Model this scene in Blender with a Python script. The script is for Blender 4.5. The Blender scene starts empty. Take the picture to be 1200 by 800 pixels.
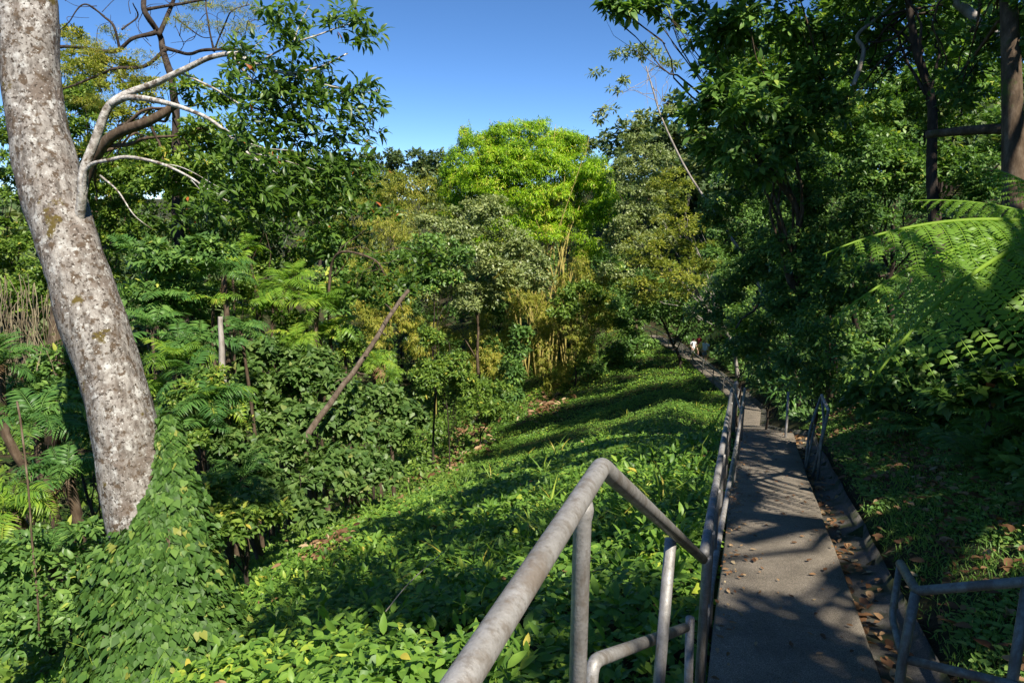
import bpy, math, random
import numpy as np
from mathutils import Vector

R = math.radians
SC = bpy.context.scene
COL = SC.collection
RNG = np.random.default_rng(7)

# ------------------------------------------------------------------ camera model
TH, F = R(11.3), 800.0
CT, ST = math.cos(TH), math.sin(TH)


def at(px, py, t):
    """photo pixel (1200x800) + metres along the optical axis -> world point"""
    v = (py - 400) / F
    return np.array([(px - 600) / F * t, (CT - ST * v) * t, -(CT * v + ST) * t])


# ------------------------------------------------------------------ numpy helpers
def nrm(a):
    return a / np.maximum(np.linalg.norm(a, axis=-1, keepdims=True), 1e-9)


def _h(i, j, k, seed):
    n = (i * 374761393 + j * 668265263 + k * 2147483647 + seed * 1274126177) & 0xFFFFFFFF
    n = ((n ^ (n >> 13)) * 1274126177) & 0xFFFFFFFF
    n = ((n ^ (n >> 16)) * 2246822519) & 0xFFFFFFFF
    return ((n ^ (n >> 15)) & 0xFFFFFF) / float(0xFFFFFF)


def vnoise(p, seed=0):
    p = np.asarray(p, float)
    i = np.floor(p).astype(np.int64)
    f = p - i
    f = f * f * (3 - 2 * f)
    r = 0
    for a in (0, 1):
        wa = f[:, 0] if a else 1 - f[:, 0]
        for b in (0, 1):
            wb = f[:, 1] if b else 1 - f[:, 1]
            for c in (0, 1):
                wc = f[:, 2] if c else 1 - f[:, 2]
                r = r + wa * wb * wc * _h(i[:, 0] + a, i[:, 1] + b, i[:, 2] + c, seed)
    return r * 2 - 1


def n2(x, y, s=1.0, seed=0):
    x = np.asarray(x, float).ravel(); y = np.asarray(y, float).ravel()
    return vnoise(np.stack([x * s, y * s, np.full_like(x, 0.37)], 1), seed)


# ------------------------------------------------------------------ the lie of the land
PY = np.array([-30, 0.0, 3.0, 3.47, 10.9, 12.3, 16, 21, 28, 33.5, 40, 51, 62, 75, 95, 130, 400])
PX = np.array([-10.1, 0.43, 1.49, 1.65, 4.28, 4.80, 6.0, 7.7, 10.1, 12.2, 13.25, 13.9, 13.5, 11.5, 6, 0, 0])
PZ = np.array([-1.2, -1.62, -2.66, -2.75, -4.0, -4.22, -5.42, -7.05, -9.25, -10.25, -11.0, -11.6, -12.0, -12.4, -12.6, -12.6, -12.6])


SY = np.array([-30, 0, 3, 11, 15.3, 19.1, 25, 32.7, 42, 50, 62, 75, 400.])
SZ = np.array([-1.5, -1.75, -2.66, -4.0, -4.72, -5.68, -7.35, -9.15, -10.45, -11.2, -11.9, -12.4, -12.6])


def pathx(y): return np.interp(y, PY, PX)
def pathz(y): return np.interp(y, PY, PZ)


def ground(x, y):
    x = np.asarray(x, float); y = np.asarray(y, float)
    shp = np.broadcast(x, y).shape
    x = np.broadcast_to(x, shp).ravel(); y = np.broadcast_to(y, shp).ravel()
    d = x - pathx(y)
    z = pathz(y)
    t = np.maximum(-d - 0.55, 0)
    bl = np.clip((t - .6) / 3.0, 0, 1); bl = bl * bl * (3 - 2 * bl)
    z = z + bl * (np.interp(y, SY, SZ) - z)
    tt = np.minimum(t, 17)
    left = -(0.30 * tt + 0.003 * tt * tt) - 0.12 * np.clip(t / 0.5, 0, 1)
    rise = np.maximum(t - 22, 0)
    left = left + 6 * (1 - np.exp(-rise * 0.30 / 6))
    r = np.maximum(d - 0.90, 0)
    right = 0.02 + 0.42 * np.minimum(r, 1.25) + 0.88 * np.clip(r - 1.25, 0, 12.45) + 0.05 * np.maximum(r - 13.7, 0)
    right = np.minimum(right, 14)
    z = z + np.where(d < -0.55, left, 0) + np.where(d > 0.90, right, 0)
    inp = (d > -0.62) & (d < 0.93)
    wob = 0.08 * n2(x, y, 0.9, 3) + np.where(d > 0, .22, .11) * n2(x, y, 0.3, 4)
    wf = np.clip((np.abs(d) - 0.75) / 2.5, 0, 1)
    z = z + wob * wf
    z = np.where(inp, z - 0.17, z)
    far = np.maximum(y - 62, 0)
    z = z + 5 * (1 - np.exp(-far * 0.15 / 5)) + np.minimum(np.maximum(np.hypot(x, y) - 160, 0) * 0.03, 12)
    return z.reshape(shp)


def gz(x, y): return float(ground(np.array([x]), np.array([y]))[0])


# ------------------------------------------------------------------ mesh accumulator
class Acc:
    def __init__(s): s.V = []; s.T = []; s.M = []; s.F = []; s.n = 0

    def add(s, V, faces, tint=0.5, mat=0):
        """faces: list of integer arrays (m,k)"""
        V = np.asarray(V, float).reshape(-1, 3)
        s.V.append(V)
        s.T.append(np.broadcast_to(np.asarray(tint, float), (len(V),)))
        for f in faces:
            f = np.asarray(f, np.int64)
            if len(f): s.F.append((f + s.n, mat))
        s.n += len(V)

    def tube(s, pts, rad, k=8, tint=0.5, mat=0, cap=True, samples=None):
        pts = np.asarray(pts, float); rad = np.broadcast_to(np.asarray(rad, float), (len(pts),))
        if samples:
            pts, rad = smooth(pts, rad, samples)
        n = len(pts)
        tan = nrm(np.gradient(pts, axis=0))
        ref = np.array([0.31, 0.17, 0.93])
        if abs(tan[0] @ ref) > 0.9: ref = np.array([0.9, 0.3, 0.1])
        u = np.zeros((n, 3)); u[0] = nrm(np.cross(tan[0], ref))
        for i in range(1, n):
            w = u[i - 1] - tan[i] * (u[i - 1] @ tan[i]); u[i] = nrm(w)
        v = np.cross(tan, u)
        a = np.linspace(0, 2 * np.pi, k, endpoint=False)
        ring = pts[:, None] + rad[:, None, None] * (np.cos(a)[None, :, None] * u[:, None] + np.sin(a)[None, :, None] * v[:, None])
        i = np.arange(n - 1)[:, None] * k; j = np.arange(k)[None]; j2 = (j + 1) % k
        q = np.stack([i + j, i + j2, i + k + j2, i + k + j], -1).reshape(-1, 4)
        fs = [q]
        if cap: fs += [np.arange(k)[::-1][None], ((n - 1) * k + np.arange(k))[None]]
        s.add(ring.reshape(-1, 3), fs, tint, mat)

    def box(s, c, size, rotz=0, tint=0.5, mat=0):
        c = np.asarray(c, float); h = np.asarray(size, float) / 2
        V = np.array([[x, y, z] for x in (-1, 1) for y in (-1, 1) for z in (-1, 1)], float) * h
        ca, sa = math.cos(rotz), math.sin(rotz)
        V = np.stack([V[:, 0] * ca - V[:, 1] * sa, V[:, 0] * sa + V[:, 1] * ca, V[:, 2]], 1) + c
        s.add(V, [np.array([[0, 1, 3, 2], [4, 6, 7, 5], [0, 4, 5, 1], [2, 3, 7, 6], [0, 2, 6, 4], [1, 5, 7, 3]])], tint, mat)

    def build(s, name, mats, parent=None, origin=(0, 0, 0), smooth_shade=False):
        me = bpy.data.meshes.new(name)
        V = np.concatenate(s.V) - np.asarray(origin, float)
        me.vertices.add(len(V)); me.vertices.foreach_set('co', V.astype(np.float32).ravel())
        tot = sum(f.size for f, _ in s.F); npoly = sum(len(f) for f, _ in s.F)
        me.loops.add(tot); me.polygons.add(npoly)
        me.loops.foreach_set('vertex_index', np.concatenate([f.ravel() for f, _ in s.F]).astype(np.int32))
        lens = np.concatenate([np.full(len(f), f.shape[1]) for f, _ in s.F])
        me.polygons.foreach_set('loop_start', (np.cumsum(lens) - lens).astype(np.int32))
        try: me.polygons.foreach_set('loop_total', lens.astype(np.int32))
        except Exception: pass
        me.polygons.foreach_set('material_index', np.concatenate([np.full(len(f), m) for f, m in s.F]).astype(np.int32))
        if smooth_shade: me.polygons.foreach_set('use_smooth', np.ones(npoly, bool))
        at_ = me.attributes.new('tint', 'FLOAT', 'POINT')
        at_.data.foreach_set('value', np.concatenate(s.T).astype(np.float32))
        me.update(calc_edges=True)
        for m in (mats if isinstance(mats, (list, tuple)) else [mats]): me.materials.append(m)
        o = bpy.data.objects.new(name, me); COL.objects.link(o)
        o.location = origin
        if parent is not None:
            o.parent = parent
            o.location = Vector(origin) - parent.location
        return o


def smooth(pts, rad, n):
    """Catmull-Rom resample"""
    P = np.vstack([2 * pts[0] - pts[1], pts, 2 * pts[-1] - pts[-2]])
    m = len(pts) - 1
    out = []; ro = []
    for q in np.linspace(0, m, n):
        i = min(int(q), m - 1); u = q - i
        p0, p1, p2, p3 = P[i], P[i + 1], P[i + 2], P[i + 3]
        out.append(0.5 * (2 * p1 + (p2 - p0) * u + (2 * p0 - 5 * p1 + 4 * p2 - p3) * u * u + (3 * p1 - p0 - 3 * p2 + p3) * u ** 3))
        ro.append(rad[i] * (1 - u) + rad[i + 1] * u)
    return np.array(out), np.array(ro)


def tag(o, label=None, cat=None, group=None, kind=None):
    if label: o['label'] = label
    if cat: o['category'] = cat
    if group: o['group'] = group
    if kind: o['kind'] = kind
    return o


def thing(name, loc, label, cat, group=None):
    o = bpy.data.objects.new(name, None); COL.objects.link(o)
    o.location = Vector([float(c) for c in loc]); o.empty_display_size = 0.3
    return tag(o, label, cat, group)


# ------------------------------------------------------------------ materials
def newmat(name):
    m = bpy.data.materials.new(name); m.use_nodes = True
    nt = m.node_tree; nt.nodes.clear()
    out = nt.nodes.new('ShaderNodeOutputMaterial')
    return m, nt, out


def N(nt, t, **kw):
    n = nt.nodes.new(t)
    for k, v in kw.items():
        if k.startswith('i_'): n.inputs[k[2:].replace('_', ' ')].default_value = v
        else: setattr(n, k, v)
    return n


def ramp(nt, stops, interp='LINEAR'):
    n = nt.nodes.new('ShaderNodeValToRGB'); cr = n.color_ramp; cr.interpolation = interp
    while len(cr.elements) < len(stops): cr.elements.new(0.5)
    for e, (p, c) in zip(cr.elements, stops):
        e.position = p; e.color = (*c, 1) if len(c) == 3 else c
    return n


LEAFM = {}


GAIN = {'leaf_ground_vine': 1.5, 'leaf_trunk_vine': 1.0, 'leaf_glossy': 1.15, 'leaf_dark': 2.3, 'leaf_mid': 1.55, 'leaf_palm': 1.4, 'leaf_dark_fern': 1.6, 'leaf_bamboo': 1.25,
        'leaf_olive_bamboo': 1.35, 'leaf_grey_green': 1.5, 'leaf_far': 1.2, 'leaf_tree_fern': 1.5, 'leaf_grass': 3.0}


HUE = {'leaf_tree_fern': 1.38, 'leaf_trunk_vine': 1.0, 'leaf_ground_vine': 1.32, 'leaf_mid': 1.3, 'leaf_palm': 1.3, 'leaf_glossy': 1.2, 'leaf_bamboo': 1.04, 'leaf_dark': 1.2, 'leaf_grass': 1.15}


def leafmat(name, stops, rough=0.52, trans=0.42, spec=0.25, tcol=1.5):
    gk = GAIN.get(name, 1.0) * 1.12; hk = HUE.get(name, 1.12); stops = [(p_, (c_[0] * gk * (hk if c_[0] < c_[1] else 1), c_[1] * gk, c_[2] * gk * .9)) for p_, c_ in stops]
    m, nt, out = newmat(name)
    a = N(nt, 'ShaderNodeAttribute', attribute_name='tint')
    r = ramp(nt, stops)
    nt.links.new(a.outputs['Fac'], r.inputs[0])
    p = N(nt, 'ShaderNodeBsdfPrincipled'); p.inputs['Roughness'].default_value = rough
    p.inputs['Specular IOR Level'].default_value = spec
    nt.links.new(r.outputs[0], p.inputs['Base Color'])
    tr = N(nt, 'ShaderNodeBsdfTranslucent')
    mul = N(nt, 'ShaderNodeMix', data_type='RGBA', blend_type='MULTIPLY')
    mul.inputs[0].default_value = 1.0
    nt.links.new(r.outputs[0], mul.inputs[6]); mul.inputs[7].default_value = (1.25 * tcol, 1.35 * tcol, 0.55 * tcol, 1)
    nt.links.new(mul.outputs[2], tr.inputs['Color'])
    mx = N(nt, 'ShaderNodeMixShader'); mx.inputs[0].default_value = trans
    nt.links.new(p.outputs[0], mx.inputs[1]); nt.links.new(tr.outputs[0], mx.inputs[2])
    nt.links.new(mx.outputs[0], out.inputs[0])
    LEAFM[name] = m
    return m


L_VINE = leafmat('leaf_ground_vine', [(0, (.018, .055, .012)), (.45, (.042, .115, .020)), (.85, (.085, .185, .030)), (.97, (.17, .26, .035)), (1, (.26, .22, .04))], .45, .30, .3)
L_IVY = leafmat('leaf_trunk_vine', [(0, (.026, .062, .014)), (.6, (.062, .130, .028)), (.95, (.115, .200, .042)), (1, (.20, .22, .05))], .5, .25, .22)
L_MOUND = leafmat('leaf_mound_vine', [(0, (.030, .075, .020)), (.5, (.075, .150, .040)), (.9, (.130, .210, .065)), (1, (.20, .24, .08))], .46, .28, .3)
L_GLOSS = leafmat('leaf_glossy', [(0, (.016, .045, .010)), (.55, (.045, .105, .018)), (.9, (.095, .175, .030)), (.985, (.13, .19, .03)), (1, (.30, .09, .03))], .40, .30, .32)
L_DARK = leafmat('leaf_dark', [(0, (.013, .034, .011)), (.5, (.030, .070, .018)), (.9, (.060, .115, .026)), (1, (.14, .18, .04))], .40, .25)
L_MID = leafmat('leaf_mid', [(0, (.020, .055, .012)), (.5, (.050, .110, .020)), (.9, (.100, .175, .030)), (1, (.19, .21, .04))], .42, .28)
L_FERN = leafmat('leaf_palm', [(0, (.030, .085, .014)), (.5, (.070, .165, .022)), (.9, (.135, .235, .030)), (1, (.26, .26, .05))], .42, .32)
L_DFERN = leafmat('leaf_dark_fern', [(0, (.016, .050, .014)), (.5, (.035, .090, .022)), (1, (.075, .150, .035))], .42, .25)
L_BAMB = leafmat('leaf_bamboo', [(0, (.035, .080, .008)), (.3, (.095, .185, .010)), (.6, (.165, .280, .012)), (.93, (.250, .360, .020)), (1, (.32, .30, .05))], .42, .33)
L_OLIVE = leafmat('leaf_olive_bamboo', [(0, (.050, .085, .012)), (.5, (.125, .155, .022)), (.9, (.205, .210, .040)), (1, (.30, .22, .06))], .5, .30)
L_GREY = leafmat('leaf_grey_green', [(0, (.050, .080, .030)), (.5, (.100, .140, .052)), (1, (.180, .220, .090))], .42, .2, .5)
L_FAR = leafmat('leaf_far', [(0, (.030, .060, .025)), (.6, (.060, .100, .040)), (1, (.110, .135, .045))], .5, .2)
L_TFERN = leafmat('leaf_tree_fern', [(0, (.040, .115, .020)), (.6, (.075, .185, .025)), (1, (.130, .250, .035))], .45, .38)
L_GRASS = leafmat('leaf_grass', [(0, (.020, .048, .012)), (.6, (.042, .085, .020)), (.9, (.075, .105, .030)), (1, (.15, .12, .05))], .5, .25)
L_DRY = leafmat('leaf_dry', [(0, (.075, .035, .018)), (.5, (.16, .085, .045)), (.9, (.27, .17, .10)), (1, (.40, .32, .22))], .6, .15)
L_STRAW = leafmat('dry_vine', [(0, (.10, .075, .05)), (1, (.25, .21, .15))], .7, .1)


def barkmat(name, cols, scale=6, bump=0.5, stretch=(1, 1, .35), lich=None, lscale=9, lthr=.52):
    m, nt, out = newmat(name)
    tc = N(nt, 'ShaderNodeTexCoord'); mp = N(nt, 'ShaderNodeMapping'); mp.inputs['Scale'].default_value = stretch
    nt.links.new(tc.outputs['Object'], mp.inputs[0])
    n1 = N(nt, 'ShaderNodeTexNoise'); n1.inputs['Scale'].default_value = scale; n1.inputs['Detail'].default_value = 8; n1.inputs['Roughness'].default_value = .65
    nt.links.new(mp.outputs[0], n1.inputs[0])
    r = ramp(nt, cols); nt.links.new(n1.outputs[0], r.inputs[0])
    col = r.outputs[0]
    if lich:
        for (c, sc, lo, hi) in lich:
            n2_ = N(nt, 'ShaderNodeTexNoise'); n2_.inputs['Scale'].default_value = sc; n2_.inputs['Detail'].default_value = 5; n2_.inputs['Roughness'].default_value = .6
            nt.links.new(tc.outputs['Object'], n2_.inputs[0])
            rr = ramp(nt, [(lo, (0, 0, 0)), (hi, (1, 1, 1))]); nt.links.new(n2_.outputs[0], rr.inputs[0])
            mx = N(nt, 'ShaderNodeMix', data_type='RGBA'); nt.links.new(rr.outputs[0], mx.inputs[0])
            nt.links.new(col, mx.inputs[6]); mx.inputs[7].default_value = (*c, 1)
            col = mx.outputs[2]
    p = N(nt, 'ShaderNodeBsdfPrincipled'); p.inputs['Roughness'].default_value = .85; p.inputs['Specular IOR Level'].default_value = .2
    nt.links.new(col, p.inputs['Base Color'])
    b = N(nt, 'ShaderNodeBump'); b.inputs['Strength'].default_value = bump; b.inputs['Distance'].default_value = .03
    nt.links.new(n1.outputs[0], b.inputs['Height']); nt.links.new(b.outputs[0], p.inputs['Normal'])
    nt.links.new(p.outputs[0], out.inputs[0])
    return m


B_PALE = barkmat('bark_lichen', [(.28, (.050, .044, .038)), (.40, (.135, .118, .104)), (.52, (.265, .242, .222)), (.75, (.40, .38, .355))], 12, 1.0, (1, 1, .40),
                 lich=[((.15, .12, .10), 1.9, .50, .62), ((.45, .44, .42), 9, .55, .66), ((.10, .072, .05), 10, .545, .61), ((.10, .075, .02), 2.6, .63, .67), ((.52, .51, .49), 34, .61, .67), ((.055, .043, .034), 28, .555, .63)])
B_WHITE = barkmat('bark_white_branch', [(.3, (.10, .075, .055)), (.45, (.32, .29, .26)), (.6, (.54, .515, .48)), (.8, (.64, .62, .59))], 14, .6, (1, 1, 1), lich=[((.12, .09, .065), 9, .56, .63), ((.16, .15, .06), 5, .64, .70)])
B_BROWN = barkmat('bark_brown', [(.3, (.035, .024, .016)), (.5, (.09, .062, .04)), (.7, (.17, .13, .095))], 8, .6, (1, 1, .4), lich=[((.06, .08, .02), 3, .6, .7)])
B_DARK = barkmat('bark_dark', [(.3, (.018, .013, .010)), (.5, (.045, .033, .025)), (.75, (.10, .08, .065))], 8, .6, (1, 1, .4), lich=[((.16, .14, .12), 7, .64, .7)])
B_GREY = barkmat('dead_wood', [(.3, (.12, .10, .08)), (.5, (.28, .25, .22)), (.75, (.42, .39, .36))], 9, .6, (1, 1, .25))
B_LEAN = barkmat('dead_bark', [(.3, (.045, .032, .022)), (.5, (.11, .082, .06)), (.75, (.21, .17, .14))], 9, .6, (1, 1, .4))
B_CULM = barkmat('bamboo_culm', [(.3, (.16, .13, .03)), (.5, (.30, .25, .07)), (.75, (.40, .33, .13))], 4, .1, (1, 1, .5))


def steelmat(name, dark=False):
    m, nt, out = newmat(name)
    tc = N(nt, 'ShaderNodeTexCoord')
    def noise(sc, det, ro, stretch=None):
        n = N(nt, 'ShaderNodeTexNoise'); n.inputs['Scale'].default_value = sc; n.inputs['Detail'].default_value = det; n.inputs['Roughness'].default_value = ro
        if stretch:
            mp = N(nt, 'ShaderNodeMapping'); mp.inputs['Scale'].default_value = stretch; nt.links.new(tc.outputs['Object'], mp.inputs[0]); nt.links.new(mp.outputs[0], n.inputs[0])
        else: nt.links.new(tc.outputs['Object'], n.inputs[0])
        return n
    n1 = noise(7, 8, .75); n2_ = noise(120, 3, .6); n3 = noise(3.1, 6, .7); n4 = noise(30, 6, .7, (1, 1, .25))
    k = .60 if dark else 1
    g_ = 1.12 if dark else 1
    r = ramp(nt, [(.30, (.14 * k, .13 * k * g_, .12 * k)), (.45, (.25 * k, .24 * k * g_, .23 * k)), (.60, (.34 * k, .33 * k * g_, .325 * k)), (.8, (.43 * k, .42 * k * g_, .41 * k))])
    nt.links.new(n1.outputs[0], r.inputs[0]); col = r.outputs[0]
    for nn, lo, hi, c_ in ((n4, .48, .62, (.15 * k, .125 * k, .10 * k)), (n2_, .55, .75, (.15 * k, .14 * k, .125 * k)), (n3, .54, .62, (.16 * k, .125 * k, .095 * k))):
        rr = ramp(nt, [(lo, (0, 0, 0)), (hi, (.7, .7, .7))]); nt.links.new(nn.outputs[0], rr.inputs[0])
        mx = N(nt, 'ShaderNodeMix', data_type='RGBA'); nt.links.new(rr.outputs[0], mx.inputs[0])
        nt.links.new(col, mx.inputs[6]); mx.inputs[7].default_value = (*c_, 1); col = mx.outputs[2]
    p = N(nt, 'ShaderNodeBsdfPrincipled'); p.inputs['Metallic'].default_value = .28
    nt.links.new(col, p.inputs['Base Color'])
    ro = ramp(nt, [(.3, (.66,) * 3), (.7, (.42,) * 3)]); nt.links.new(n1.outputs[0], ro.inputs[0]); nt.links.new(ro.outputs[0], p.inputs['Roughness'])
    b = N(nt, 'ShaderNodeBump'); b.inputs['Strength'].default_value = .35; b.inputs['Distance'].default_value = .004
    nt.links.new(n2_.outputs[0], b.inputs['Height']); nt.links.new(b.outputs[0], p.inputs['Normal'])
    nt.links.new(p.outputs[0], out.inputs[0])
    return m


STEEL = steelmat('weathered_galvanised_steel')
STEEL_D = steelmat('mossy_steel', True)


def groundmat():
    m, nt, out = newmat('forest_floor')
    tc = N(nt, 'ShaderNodeTexCoord')
    n1 = N(nt, 'ShaderNodeTexNoise'); n1.inputs['Scale'].default_value = 1.1; n1.inputs['Detail'].default_value = 10; n1.inputs['Roughness'].default_value = .7
    nt.links.new(tc.outputs['Object'], n1.inputs[0])
    n2_ = N(nt, 'ShaderNodeTexNoise'); n2_.inputs['Scale'].default_value = 22; n2_.inputs['Detail'].default_value = 6; n2_.inputs['Roughness'].default_value = .75
    nt.links.new(tc.outputs['Object'], n2_.inputs[0])
    a = ramp(nt, [(.3, (.018, .014, .009)), (.5, (.05, .036, .022)), (.7, (.11, .08, .05))]); nt.links.new(n2_.outputs[0], a.inputs[0])
    b = ramp(nt, [(.3, (.012, .022, .008)), (.55, (.032, .055, .016)), (.75, (.06, .085, .025))]); nt.links.new(n2_.outputs[0], b.inputs[0])
    f = ramp(nt, [(.42, (0, 0, 0)), (.58, (1, 1, 1))]); nt.links.new(n1.outputs[0], f.inputs[0])
    mx = N(nt, 'ShaderNodeMix', data_type='RGBA'); nt.links.new(f.outputs[0], mx.inputs[0])
    nt.links.new(a.outputs[0], mx.inputs[6]); nt.links.new(b.outputs[0], mx.inputs[7])
    p = N(nt, 'ShaderNodeBsdfPrincipled'); p.inputs['Roughness'].default_value = .95; p.inputs['Specular IOR Level'].default_value = .1
    nt.links.new(mx.outputs[2], p.inputs['Base Color'])
    bp = N(nt, 'ShaderNodeBump'); bp.inputs['Strength'].default_value = .8; bp.inputs['Distance'].default_value = .05
    nt.links.new(n2_.outputs[0], bp.inputs['Height']); nt.links.new(bp.outputs[0], p.inputs['Normal'])
    nt.links.new(p.outputs[0], out.inputs[0])
    return m


def pavemat(name, c0, c1, c2, moss=.0, fine=160):
    m, nt, out = newmat(name)
    tc = N(nt, 'ShaderNodeTexCoord')
    n1 = N(nt, 'ShaderNodeTexNoise'); n1.inputs['Scale'].default_value = fine; n1.inputs['Detail'].default_value = 2
    n2_ = N(nt, 'ShaderNodeTexNoise'); n2_.inputs['Scale'].default_value = 2.2; n2_.inputs['Detail'].default_value = 8; n2_.inputs['Roughness'].default_value = .7
    vo = N(nt, 'ShaderNodeTexVoronoi'); vo.inputs['Scale'].default_value = 75
    for n in (n1, n2_, vo): nt.links.new(tc.outputs['Object'], n.inputs[0])
    r = ramp(nt, [(.3, c0), (.5, c1), (.75, c2)]); nt.links.new(n2_.outputs[0], r.inputs[0])
    sp = ramp(nt, [(.36, (.45,) * 3), (.52, (1,) * 3), (.68, (1.7,) * 3)]); nt.links.new(n1.outputs[0], sp.inputs[0])
    mx = N(nt, 'ShaderNodeMix', data_type='RGBA', blend_type='MULTIPLY'); mx.inputs[0].default_value = 1
    nt.links.new(r.outputs[0], mx.inputs[6]); nt.links.new(sp.outputs[0], mx.inputs[7])
    col = mx.outputs[2]
    vr = ramp(nt, [(.05, (1, 1, 1)), (.13, (0, 0, 0))]); nt.links.new(vo.outputs[0], vr.inputs[0])
    m3 = N(nt, 'ShaderNodeMix', data_type='RGBA'); nt.links.new(vr.outputs[0], m3.inputs[0]); nt.links.new(col, m3.inputs[6]); m3.inputs[7].default_value = (.16, .15, .13, 1)
    col = m3.outputs[2]
    if moss:
        n3 = N(nt, 'ShaderNodeTexNoise'); n3.inputs['Scale'].default_value = 5; n3.inputs['Detail'].default_value = 8
        nt.links.new(tc.outputs['Object'], n3.inputs[0])
        mr = ramp(nt, [(.52 - moss, (0, 0, 0)), (.62, (1, 1, 1))]); nt.links.new(n3.outputs[0], mr.inputs[0])
        m4 = N(nt, 'ShaderNodeMix', data_type='RGBA'); nt.links.new(mr.outputs[0], m4.inputs[0]); nt.links.new(col, m4.inputs[6]); m4.inputs[7].default_value = (.03, .038, .012, 1)
        col = m4.outputs[2]
    p = N(nt, 'ShaderNodeBsdfPrincipled'); p.inputs['Roughness'].default_value = .8; p.inputs['Specular IOR Level'].default_value = .35
    nt.links.new(col, p.inputs['Base Color'])
    b = N(nt, 'ShaderNodeBump'); b.inputs['Strength'].default_value = .5; b.inputs['Distance'].default_value = .006
    nt.links.new(n1.outputs[0], b.inputs['Height']); nt.links.new(b.outputs[0], p.inputs['Normal'])
    nt.links.new(p.outputs[0], out.inputs[0])
    return m


def plain(name, c, rough=.7, metal=0):
    m, nt, out = newmat(name)
    tc = N(nt, 'ShaderNodeTexCoord'); n1 = N(nt, 'ShaderNodeTexNoise'); n1.inputs['Scale'].default_value = 25
    nt.links.new(tc.outputs['Object'], n1.inputs[0])
    r = ramp(nt, [(.3, tuple(x * .85 for x in c)), (.7, tuple(min(1, x * 1.1) for x in c))]); nt.links.new(n1.outputs[0], r.inputs[0])
    p = N(nt, 'ShaderNodeBsdfPrincipled'); p.inputs['Roughness'].default_value = rough; p.inputs['Metallic'].default_value = metal
    nt.links.new(r.outputs[0], p.inputs['Base Color']); nt.links.new(p.outputs[0], out.inputs[0])
    return m


# ------------------------------------------------------------------ leaves
def T_diamond(w=.24, fold=.06, droop=-.10):
    V = np.array([[0, 0, 0], [-w, .42, fold], [0, .5, -.0], [w, .42, fold], [0, 1, droop]], float)
    return V, [np.array([[0, 2, 1], [0, 3, 2], [1, 2, 4], [2, 3, 4]])]


def T_ovate(w=.24, fold=.05, droop=-.16):
    V = np.array([[0, 0, 0], [-w * .75, .2, fold], [-w, .45, fold], [-w * .62, .75, fold * .4 + droop * .35], [0, 1, droop],
                  [w * .62, .75, fold * .4 + droop * .35], [w, .45, fold], [w * .75, .2, fold], [0, .3, .0], [0, .65, droop * .2]], float)
    Q = np.array([[0, 8, 2, 1], [0, 7, 6, 8], [8, 9, 3, 2], [8, 6, 5, 9]])
    return V, [Q, np.array([[9, 4, 3], [9, 5, 4]])]


def T_heart(w=.48, fold=.07, droop=-.2):
    V = np.array([[0, .0, 0], [-w * .55, -.14, fold * .6], [-w, .18, fold], [-w * .62, .55, fold * .3], [0, 1, droop],
                  [w * .62, .55, fold * .3], [w, .18, fold], [w * .55, -.14, fold * .6], [0, .45, -.02]], float)
    return V, [np.array([[0, 8, 2, 1], [0, 7, 6, 8], [8, 4, 3, 2], [8, 6, 5, 4]])]


def T_lance(w=.07, droop=-.25):
    V = np.array([[0, 0, 0], [-w, .35, .03], [w, .35, .03], [-w * .7, .7, droop * .35], [w * .7, .7, droop * .35], [0, 1, droop]], float)
    return V, [np.array([[1, 2, 4, 3]]), np.array([[0, 2, 1], [3, 4, 5]])]


def put(acc, tmpl, P, A, Nn, S, tint, W=None, mat=0):
    """leaves at P, pointing along A, facing Nn"""
    V, Fs = tmpl
    A = nrm(A); Nn = Nn - A * np.sum(A * Nn, 1, keepdims=True); Nn = nrm(Nn)
    X = np.cross(A, Nn)
    n = len(P); k = len(V)
    W = S if W is None else W
    out = P[:, None] + X[:, None] * (V[None, :, 0:1] * W[:, None, None]) + A[:, None] * (V[None, :, 1:2] * S[:, None, None]) + Nn[:, None] * (V[None, :, 2:3] * S[:, None, None])
    off = (np.arange(n) * k)[:, None, None]
    acc.add(out.reshape(-1, 3), [(f[None] + off).reshape(-1, f.shape[1]) for f in Fs], np.repeat(tint, k), mat)


def sph(rng, n):
    return nrm(rng.normal(size=(n, 3)))


def clumps(rng, c, r, sub=.34, nsub=None, flat=.75):
    """sub-clump centres over an ellipsoid blob"""
    c = np.asarray(c); r = np.asarray(r)
    if nsub is None: nsub = max(5, int(16))
    d = sph(rng, nsub); rad = rng.uniform(.35, 1.0, nsub) ** .6
    cs = c + d * r * (rad * (1 - sub * .6))[:, None]
    rs = r[None] * (sub * rng.uniform(.6, 1.35, nsub))[:, None] * np.array([1, 1, flat])
    return cs, rs, d


DENS = 2.6


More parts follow.
